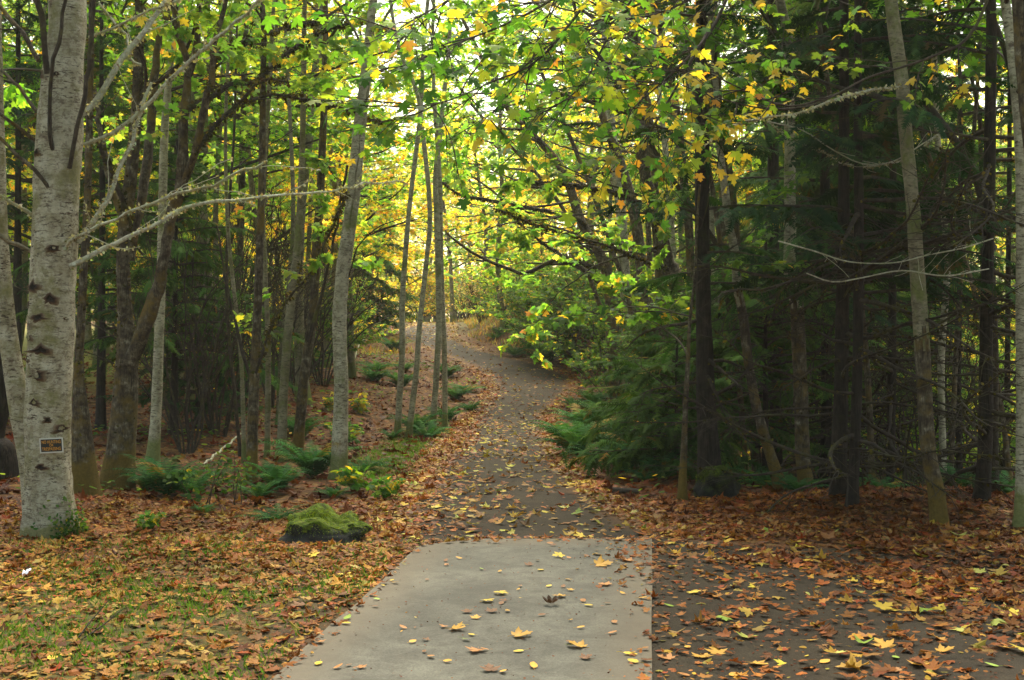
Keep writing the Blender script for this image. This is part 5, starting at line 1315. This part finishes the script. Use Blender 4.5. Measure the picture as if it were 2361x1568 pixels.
pxcon('dim conifer trunk in the gloom left of the tall banded alder', [(2052, 1120), (2056, 900), (2058, 600), (2060, 200), (2060, -20)], (20, 14), 18.5, 13, dict(DRK, z0=3.8, dead=(.4, 4.2, 26)))
pxcon('conifer trunk deep in the gloom between the two pale alders', [(1905, 1080), (1905, 900), (1903, 600), (1900, 200), (1900, -20)], (26, 18), 20, 15, dict(DRK, z0=3.0, L=2.2, dead=(.5, 4, 24)))
pxcon('conifer behind the cedar skirts with its trunk half hidden', [(1790, 1040), (1788, 850), (1785, 600), (1782, 300), (1780, 0)], (30, 22), 22, 15, dict(DRK, z0=2.2, L=1.3, n=44, dead=(.4, 3, 12)))
pxcon('slim conifer in the green glow at the far right', [(2320, 1090), (2322, 900), (2325, 600), (2328, 300)], (15, 10), 21, 12, dict(DRK, z0=4.5, n=26, L=2, dead=(.4, 4.5, 26)))
pxcon('thin bare limbed conifer right of the tall banded alder', [(2212, 1100), (2210, 900), (2212, 640), (2215, 300)], (15, 10), 19.5, 12, dict(DRK, z0=4.8, n=24, L=2, dead=(.4, 4.8, 30)))
CED = dict(z0=1.25, n=52, L=2.5, pal='cedar', droop=.26, el=.22, hang=.30, ss=.42, sp=12, dense=2.4)
pxcon('feathery green cedar whose skirts hang over the right edge of the asphalt', [(1635, 1000), (1635, 800), (1635, 650), (1637, 600)], (16, 6), 22.5, 3.4, dict(CED, L=1.65), name='cedar_tree')
pxcon('second feathery cedar rising behind the boulder', [(1660, 1060), (1660, 800), (1660, 640)], (16, 8), 20, 3.6, dict(CED, z0=1.0, L=1.9), name='cedar_tree')
pxcon('third cedar filling the gap between cedar skirts and the maple fan', [(1530, 960), (1530, 760)], (14, 6), 28, 3.5, dict(CED, L=1.5), name='cedar_tree')
pxcon('fourth cedar with drooping boughs left of the pale banded alder', [(1765, 1050), (1765, 800)], (16, 9), 18.5, 4.0, dict(CED, z0=1.6, n=44, L=1.6), name='cedar_tree')
pxcon('low young cedar between the boulder and the cedar skirts', [(1555, 1110), (1557, 960)], (9, 4), 18, 2.0, dict(CED, z0=.2, n=30, L=1.0, ss=.5), name='cedar_tree')
pxcon('dark cedar in the left wood behind the forked maple', [(400, 1040), (402, 850), (404, 700)], (20, 10), 23, 6.2, dict(CED, z0=1.6, L=1.9), name='cedar_tree')
pxcon('dark cedar between the signed alder and the forked maple', [(232, 1050), (234, 800), (236, 500)], (22, 14), 24, 10, dict(CED, z0=2.0, n=56, L=2.0), name='cedar_tree')
pxcon('small dark cedar below the arching mossy trunk', [(455, 980), (455, 850)], (12, 5), 24, 2.6, dict(CED, z0=.3, n=30, L=1.3, pal='conifer'), name='cedar_tree')
pxcon('dark conifer seen through the gap left of the signed alder', [(40, 1000), (40, 700), (42, 400)], (24, 14), 28, 14, dict(CED, z0=2.6, n=60, L=2.6, pal='conifer'))
pxcon('feathery young fir in the glow left of the path crest', [(838, 770), (838, 600), (838, 470)], (8, 4), 60, 9.5, dict(CED, z0=.6, n=60, L=2.4, pal='cedar', ss=.8))

# ------------------------------------------------------------------ boughs of big-leaf maple over the path: a tree whose trunk stands right, beside the banded alder
def bough_tree():
    d = 11.6
    P = np.array([wp(2440, 1300, d), wp(2430, 900, d), wp(2400, 400, d), wp(2360, 0, d), wp(2330, -250, d), wp(2310, -520, d)]); P[0][2] = ground(P[0][0], P[0][1]) - .05
    base = P[0]; root = empty('maple_tree', base, 'maple at the right edge whose leafy boughs hang across the top of the view', 'tree')
    T = MB(); tube(T, catmull(P, .2), np.linspace(.17, .09, len(catmull(P, .2))), 12, 0, rng, .05, .4); T.build('trunk', M['maple'], root, base)
    def bough(lst, d0, d1, w0, palette, tw_n, size, lt=.35, sub=()):
        W, Lf = MB(), MB(); O, Dd, Ls = [], [], []
        n = len(lst); P = catmull(np.array([wp(x, y, d0 + (d1 - d0) * i / (n - 1)) for i, (x, y) in enumerate(lst)]), .12)
        tube(W, P, np.linspace(R(w0, d0), .004, len(P)), 6, 0, rng, .08)
        for k in range(max(3, int(tw_n * .95))):
            t = rng.uniform(.3, 1); q, tg = at_t(P, min(t, .999))
            S = curve(rng, q, tg + .8 * rng.standard_normal(3) * (1, 1, .6), rng.uniform(.3, .8), 4, .25, .15)
            tube(W, S, np.linspace(.006, .003, len(S)), 4, 0, cap=False)
            for u in (.45, .7, 1):
                q2, t2 = at_t(S, min(u, .999)); O.append(q2); Dd.append(t2 + .3 * rng.standard_normal(3)); Ls.append(lt)
        twig_leaves(rng, Lf, O, Dd, Ls, 3, size * .48, palette, MAPLE, droop=.38, flat=.32, mbW=W, curl=.4)
        b_ = W.build('bough', M['limb'], root, base); Lf.build('leaves', M['leaf_near'], b_, base, smooth=False)
    bough([(2330, -250), (2200, -140), (1950, -60), (1700, -30), (1500, 0), (1400, 60), (1330, 120)], 11.6, 9.5, 14, 'bough', 18, .19)
    bough([(1880, -90), (1700, -50), (1520, 30), (1400, 40), (1300, -10)], 11.4, 9.4, 9, 'boughy', 16, .19)
    bough([(2340, -200), (2250, 60), (2150, 130), (2000, 180), (1880, 240), (1760, 250), (1620, 215), (1560, 190)], 11.6, 10.0, 9, 'boughy', 9, .17)
    bough([(1950, 210), (1820, 245), (1700, 200), (1600, 160), (1520, 200)], 11, 9.8, 6, 'bough', 9, .18)
    bough([(1700, -60), (1640, 70), (1560, 160), (1480, 230), (1440, 270)], 10.6, 9.6, 9, 'boughy', 18, .18)
    bough([(1640, 60), (1560, 200), (1500, 300), (1460, 350)], 10.5, 9.8, 8, 'boughy', 12, .18)
    bough([(1640, -80), (1400, -60), (1200, 40), (1080, 90), (960, 130)], 10.8, 9.0, 10, 'bough', 20, .19)
    bough([(1400, -60), (1250, 130), (1130, 190), (1040, 230), (960, 250)], 10.2, 9.0, 8, 'bough', 15, .19)
    bough([(1300, -80), (1120, -40), (1000, 20), (930, 60), (900, 90)], 10.0, 8.8, 8, 'bough', 12, .20)
    bough([(1500, -70), (1400, 90), (1340, 200), (1250, 260), (1180, 280)], 10.4, 9.4, 7, 'bough', 10, .18)
    bough([(1700, 190), (1750, 230), (1800, 220), (1850, 190)], 10.6, 10.3, 5, 'boughy', 7, .17)
bough_tree()

# ------------------------------------------------------------------ shrubs
def shrub_proto(name, label, H, spread, palette, size, nst, seed, tpl=MAPLE_LO, nl=12, group=None, bark='limb'):
    r = np.random.default_rng(seed); root = empty(name, (0, 0, 0), label, 'shrub', group); W, Lf, tw = MB(), MB(), []
    for i in range(nst):
        az = r.uniform(0, 2 * PI); ln = r.uniform(.2, .9)
        limb_with_leaves(r, W, Lf, (.1 * math.cos(az), .1 * math.sin(az), 0), (math.cos(az) * ln * spread, math.sin(az) * ln * spread, 1), H * r.uniform(.7, 1.2), .02, dict(nb=3, nt=4, Lb=.8, t0=.25, droop=.18, Lt=.4), tw)
    O, Dd, Ls = zip(*tw); twig_leaves(r, Lf, O, Dd, Ls, nl, size, palette, tpl, flat=.35, mbW=W)
    merge(Lf, W, 1); Lf.build('foliage', [M['leaf'], M[bark]], root, smooth=False)
    return root
S1 = shrub_proto('vine_maple', '', 2.6, .9, 'shrub', .11, 12, 1)
S2 = shrub_proto('vine_maple', '', 2.2, 1.1, 'lime', .105, 11, 2)
S3 = shrub_proto('vine_maple', '', 2.0, 1.0, 'yellow', .10, 10, 3)
S4 = shrub_proto('brush_shrub', '', 2.0, .7, 'brush', .09, 22, 4, OVAL, 3)
S5 = shrub_proto('bare_shrub', '', 3.8, .5, 'brush', .022, 12, 6, OVAL, 1)
used = set()
def put(proto, x, y, s, label, group=None, rz=None, sz=None):
    ss = (s, s, sz or s)
    loc = (x, y, float(ground(x, y)) - .05); rz = rng.uniform(0, 6.28) if rz is None else rz
    if proto.name not in used:
        used.add(proto.name); proto.location = loc; proto.rotation_euler = (0, 0, rz); proto.scale = ss; proto['label'] = label
        if group: proto['group'] = group
        return proto
    return dup(proto, loc, rz, ss, label, group)
SH = [(1300, 48, 1.15, S1, 'green vine maple overhanging the dark bank at the bend'), (1365, 45, 1.35, S1, 'dense green vine maple at the foot of the sweeping trunks'), (1420, 43, 1.3, S1, 'green vine maple between the bend and the cedar'),
      (1215, 52, 1.0, S1, 'small green vine maple at the left end of the dark bank'), (1165, 58, 1.0, S2, 'pale green vine maple on top of the bank near the crest'), (1270, 52, 1.5, S2, 'tall light green vine maple behind the bank'),
      (1200, 60, 1.5, S2, 'light green vine maple far up the bank'), (1390, 48, 1.5, S1, 'green vine maple behind the grey flecked trunk'), (1420, 36, 1.0, S1, 'low vine maple beside the tall fern under the cedar'),
      (1110, 66, 1.1, S4, 'tawny brush on the bank right of the crest'), (1160, 64, 1.1, S4, 'tawny brush uphill of the dark bank'), (1075, 76, 1.0, S4, 'dry brush right where the path vanishes'), (1220, 57, 1.2, S4, 'brown brush under the light green vine maples'),
      (845, 67, 1.1, S4, 'tawny brush left of the crest'), (800, 58, 1.3, S4, 'tawny brush behind the leaning alder'), (910, 78, 1.3, S3, 'yellow vine maple beyond the left side of the crest'), (845, 72, 1.3, S3, 'yellow vine maple behind the young fir'),
      (960, 88, 1.6, S3, 'yellow shrub filling the glow beyond the crest'), (1020, 90, 1.6, S3, 'yellow shrub straight beyond the crest'), (1080, 86, 1.5, S2, 'lime shrub right beyond the crest'), (980, 95, 2.0, S4, 'dry brown brush straight beyond the crest'), (1050, 98, 2.2, S4, 'dry brush beyond the crest on the right'),
      (770, 54, 1.2, S2, 'lime vine maple left of the upper bend'), (720, 50, 1.1, S3, 'yellow vine maple in the wood left of the upper bend'), (640, 46, 1.2, S2, 'lime vine maple among slender trunks deep in the left wood'), (560, 40, 1.1, S3, 'yellow vine maple deep in the left wood'),
      (480, 34, 1.0, S2, 'vine maple under the arching mossy trunk'), (690, 36, 1.0, S1, 'green shrub by the dark ferns on the left slope'),
      (1840, 40, 1.5, S2, 'lime shrub far behind the black conifers'), (1960, 34, 1.4, S3, 'yellow shrub far behind the pair of black trunks'), (2080, 30, 1.3, S2, 'lime shrub glowing behind the tall banded alder'), (2200, 28, 1.3, S3, 'yellow shrub glowing right of the tall banded alder'), (2300, 26, 1.3, S2, 'lime shrub glowing at the far right'),
      (2020, 44, 1.8, S2, 'tall lime shrub deep behind the tall banded alder'), (2150, 40, 1.8, S2, 'tall lime shrub deep right of the banded alder'), (2280, 36, 1.7, S3, 'tall yellow shrub deep at the far right'), (1760, 48, 1.8, S3, 'yellow shrub deep behind the cedars'), (2100, 24, 1.0, S2, 'low lime shrub close behind the tall banded alder'), (2240, 23, 1.0, S2, 'low lime shrub between the far right trunks'), (2340, 22, 1.0, S2, 'low lime shrub cut by the right edge of the view'), (1990, 27, 1.1, S2, 'low lime shrub behind the black pair of trunks'), (1880, 29, 1.1, S3, 'low yellow shrub between the pale alders')]
SH += [(430, 21, 1.0, S5, 'bare grey twiggy shrub right of the forked maple'), (505, 23, 1.1, S5, 'bare grey twiggy shrub under the long lichen branches'), (545, 26, 1.2, S5, 'bare twiggy shrub behind the thickest slender trunk'), (630, 28, 1.2, S5, 'bare twiggy shrub amid the slender trunks'),
       (690, 31, 1.2, S5, 'bare twiggy shrub behind the slender trunk that leans right'), (480, 32, 1.3, S5, 'bare twiggy shrub deep in the left wood'), (745, 33, 1.1, S5, 'bare twiggy shrub just left of the leaning alder'), (1900, 22, 1.0, S5, 'bare twiggy shrub in the gloom between pale alders'), (2120, 20, 1.0, S5, 'bare twiggy shrub behind the tall banded alder'), (2250, 21, 1.0, S5, 'bare twiggy shrub among the far right trunks')]
for px, d, s, pr, lb in SH:
    put(pr, (px - 1180.5) * d / F, d, s, lb, 'understorey shrubs')

# ------------------------------------------------------------------ wood behind: prototypes copied
def tree_proto(name, H, z0, nl, L, palette, size, seed, el=(.05, .7), lean=.06, r=.14, tpl=STAR, bark='thin', nb=2.1, nt=3.0, n=22, Lt=.65):
    r_ = np.random.default_rng(seed)
    P = [np.zeros(3)]; d = np.array([0, 0, 1.0])
    for i in range(8):
        d = nrm(d + lean * r_.standard_normal(3) * (1, 1, 0)); P.append(P[-1] + d * H / 8)
    return build_tree(name, '', 'tree', P, list(np.linspace(r, .02, 9)), bark, r_, dict(z=(z0, H - .4), count=nl, L=L, el=el, nb=nb, nt=nt, Lb=1.5, Lt=Lt, droop=.02), dict(size=size, pal=palette, tpl=tpl, n=n, twigs=False, flat=.4), [], ns=8, seg=.6, limb_parts=False)
MP = [tree_proto('maple_tree', 15, 3.5, 22, (2.2, 4.2), 'lime', .145, 101), tree_proto('maple_tree', 13, 2.5, 20, (2.0, 3.8), 'lime', .14, 102), tree_proto('maple_tree', 16, 5.0, 22, (2.4, 4.4), 'green', .145, 103, lean=.1),
      tree_proto('maple_tree', 14, 3.0, 22, (2.2, 4.0), 'yellow', .145, 104), tree_proto('maple_tree', 10, 1.5, 18, (1.8, 3.4), 'lime', .135, 105)]
def con_proto(seed, H, spec):
    global rng
    keep = rng; rng = np.random.default_rng(seed)
    o = conifer('', np.array([[0, 0, 0], [.05, 0, H * .35], [0, .05, H * .7], [0, 0, H]]), np.array([.2, .15, .09, .02]), H, spec)
    rng = keep; return o
CP = [con_proto(201, 14, dict(z0=1.6, n=80, L=3.0, dead=(.4, 2.5, 10), dense=1.6, ss=.7)), con_proto(202, 12, dict(z0=.8, n=70, L=2.8, dense=1.6, ss=.7, pal='cedar'))]
def seen(x, y): return abs(x) < y * .43 + 1.5
placed = []
def free(x, y, g):
    for a_, b_ in placed:
        if (a_ - x) ** 2 + (b_ - y) ** 2 < g * g: return False
    placed.append((x, y)); return True
def wood(n, x0, x1, y0, y1, protos, gap, label, group, ok=lambda x, y: True, s=(.8, 1.2)):
    k = 0
    for _ in range(n * 30):
        if k >= n: break
        x, y = rng.uniform(x0, x1), rng.uniform(y0, y1)
        if not seen(x, y) or not ok(x, y) or (path_l(y) - 1.8 < x < path_r(y) + 1.8) or not free(x, y, gap): continue
        i = int(rng.integers(len(protos))); lb = label[(MP if protos[i] in MP else CP).index(protos[i])]
        put(protos[i], x, y, rng.uniform(*s), lb, lb.split(' in the ')[0] + ' of the ' + group); k += 1
LB = ['slender lime green tree in the %s', 'low branched lime green tree in the %s', 'tall deep green tree in the %s', 'yellow leaved tree in the %s', 'short leafy tree in the %s']
def lbs(w): return [t % w for t in LB]
def gname(w): return w
wood(44, -24, -2, 27, 64, MP, 2.4, lbs('wood on the left'), gname('wood on the left'), lambda x, y: not (-.125 < x / y < -.03))
wood(23, 1, 14, 40, 66, MP, 2.5, lbs('wood right of the path'), gname('wood right of the path'), lambda x, y: x > path_r(y) + 3.4)
wood(22, 12, 34, 40, 76, [MP[0], MP[1], MP[4], MP[3], MP[1]], 2.8, lbs('bright glade behind the black conifers'), gname('bright glade'))
for px, d, pr, s, lb in [(1045, 84, MP[3], 1.2, 'yellow tree standing under the white sky gap beyond the crest'), (1095, 98, MP[0], 1.25, 'tall lime tree right of the white sky gap beyond the crest'), (1125, 68, MP[1], 1.05, 'lime tree at the right shoulder of the crest below the sky gap'), (1165, 56, MP[2], 1.1, 'tall green tree on the bank over the right of the upper bend'), (985, 92, MP[3], 1.1, 'yellow tree low in the white sky gap, seen between the slim trunks')]:
    put(pr, (px - 1180.5) * d / F, d, s, lb)
YP = [MP[0], MP[1], MP[3], MP[3], MP[4]]
wood(19, -20, 11, 76, 112, YP, 2.8, lbs('glowing wood beyond the crest'), gname('wood beyond the crest'), lambda x, y: not (-3.5 < x - (path_l(y) + path_r(y)) / 2 < 3.5 and y < 90))
wood(5, -30, -11, 27, 55, CP, 3.5, ['dark conifer standing in the left wood', 'dark feathery cedar standing in the left wood'], 'left wood', lambda x, y: x < -.30 * y)
wood(5, 5.2, 24, 24, 44, CP, 2.6, ['black conifer standing in the right wood', 'dark feathery cedar standing in the right wood'], 'right wood', lambda x, y: .19 * y < x < .30 * y)
# ------------------------------------------------------------------ far wood that reads as one mass
rng = np.random.default_rng(9)
fw = MB()
def clump(cx, cy, cz, rx, rz, n, palette, size):
    d = nrm(rng.standard_normal((n, 3))) * (rng.random((n, 1)) ** .45)
    # clumpy: keep leaves near a few sub-centres
    sub = nrm(rng.standard_normal((26, 3))) * (rng.random((26, 1)) ** .4)
    k = rng.integers(0, 26, n); d = sub[k] + .22 * rng.standard_normal((n, 3))
    p = np.array([cx, cy, cz]) + d * (rx, rx, rz)
    h = rng.standard_normal((n, 3)); h[:, 2] *= .4
    nn = np.array([0, 0, 1.0]) + .55 * rng.standard_normal((n, 3))
    place(fw, STAR, p, h, nn, size * rng.uniform(.7, 1.4, n), 0, 0, 0, pal(rng, n, palette))
for i in range(105):
    y = rng.uniform(113, 142); x = rng.uniform(-.46, .46) * y
    px = 1180 + x / y * F
    gap = math.exp(-((px - 960) / 150) ** 2)
    hh = rng.uniform(15, 24) * (1 - .15 * gap)
    g0 = float(ground(x, y))
    for z in np.arange(1.5, hh, 3.2):
        clump(x + rng.normal(0, 1), y + rng.normal(0, 1), g0 + z, rng.uniform(2.5, 4.2), 2.4, 520, ['lime', 'yellow', 'lime', 'lime'][i % 4], .30)
    tube(fw, np.array([[x, y, g0 - .2], [x + .2, y, g0 + hh * .5], [x, y, g0 + hh]]), np.array([.2, .15, .04]), 6, 1)
tag(fw.build('distant_woods', [M['leaf'], M['thin']], smooth=False), 'bright yellow-green wood closing the view beyond the crest', 'woods', kind='stuff')
for pr in MP + CP + [S1, S2, S3, S4, S5]:        # a kind that found no place in the wood is dropped
    if pr.name not in used:
        for ch in list(pr.children): bpy.data.objects.remove(ch)
        bpy.data.objects.remove(pr)
# ------------------------------------------------------------------ moist autumn air
hz, nt, nd, lk = mat_new('moist_air')
ho = N(nt, 'ShaderNodeOutputMaterial'); pv = N(nt, 'ShaderNodeVolumePrincipled')
pv.inputs['Color'].default_value = (.96, .97, .90, 1); pv.inputs['Density'].default_value = .00032; pv.inputs['Anisotropy'].default_value = .35
lk.new(pv.outputs[0], ho.inputs['Volume'])
hz.cycles.homogeneous_volume = True
cy.volume_bounces = 1
mb = MB(); box(mb, -158, 158, -46, 306, -3.2, 34)
tag(mb.build('haze', hz, smooth=False), 'thin moist haze filling the wood', 'haze', kind='stuff')
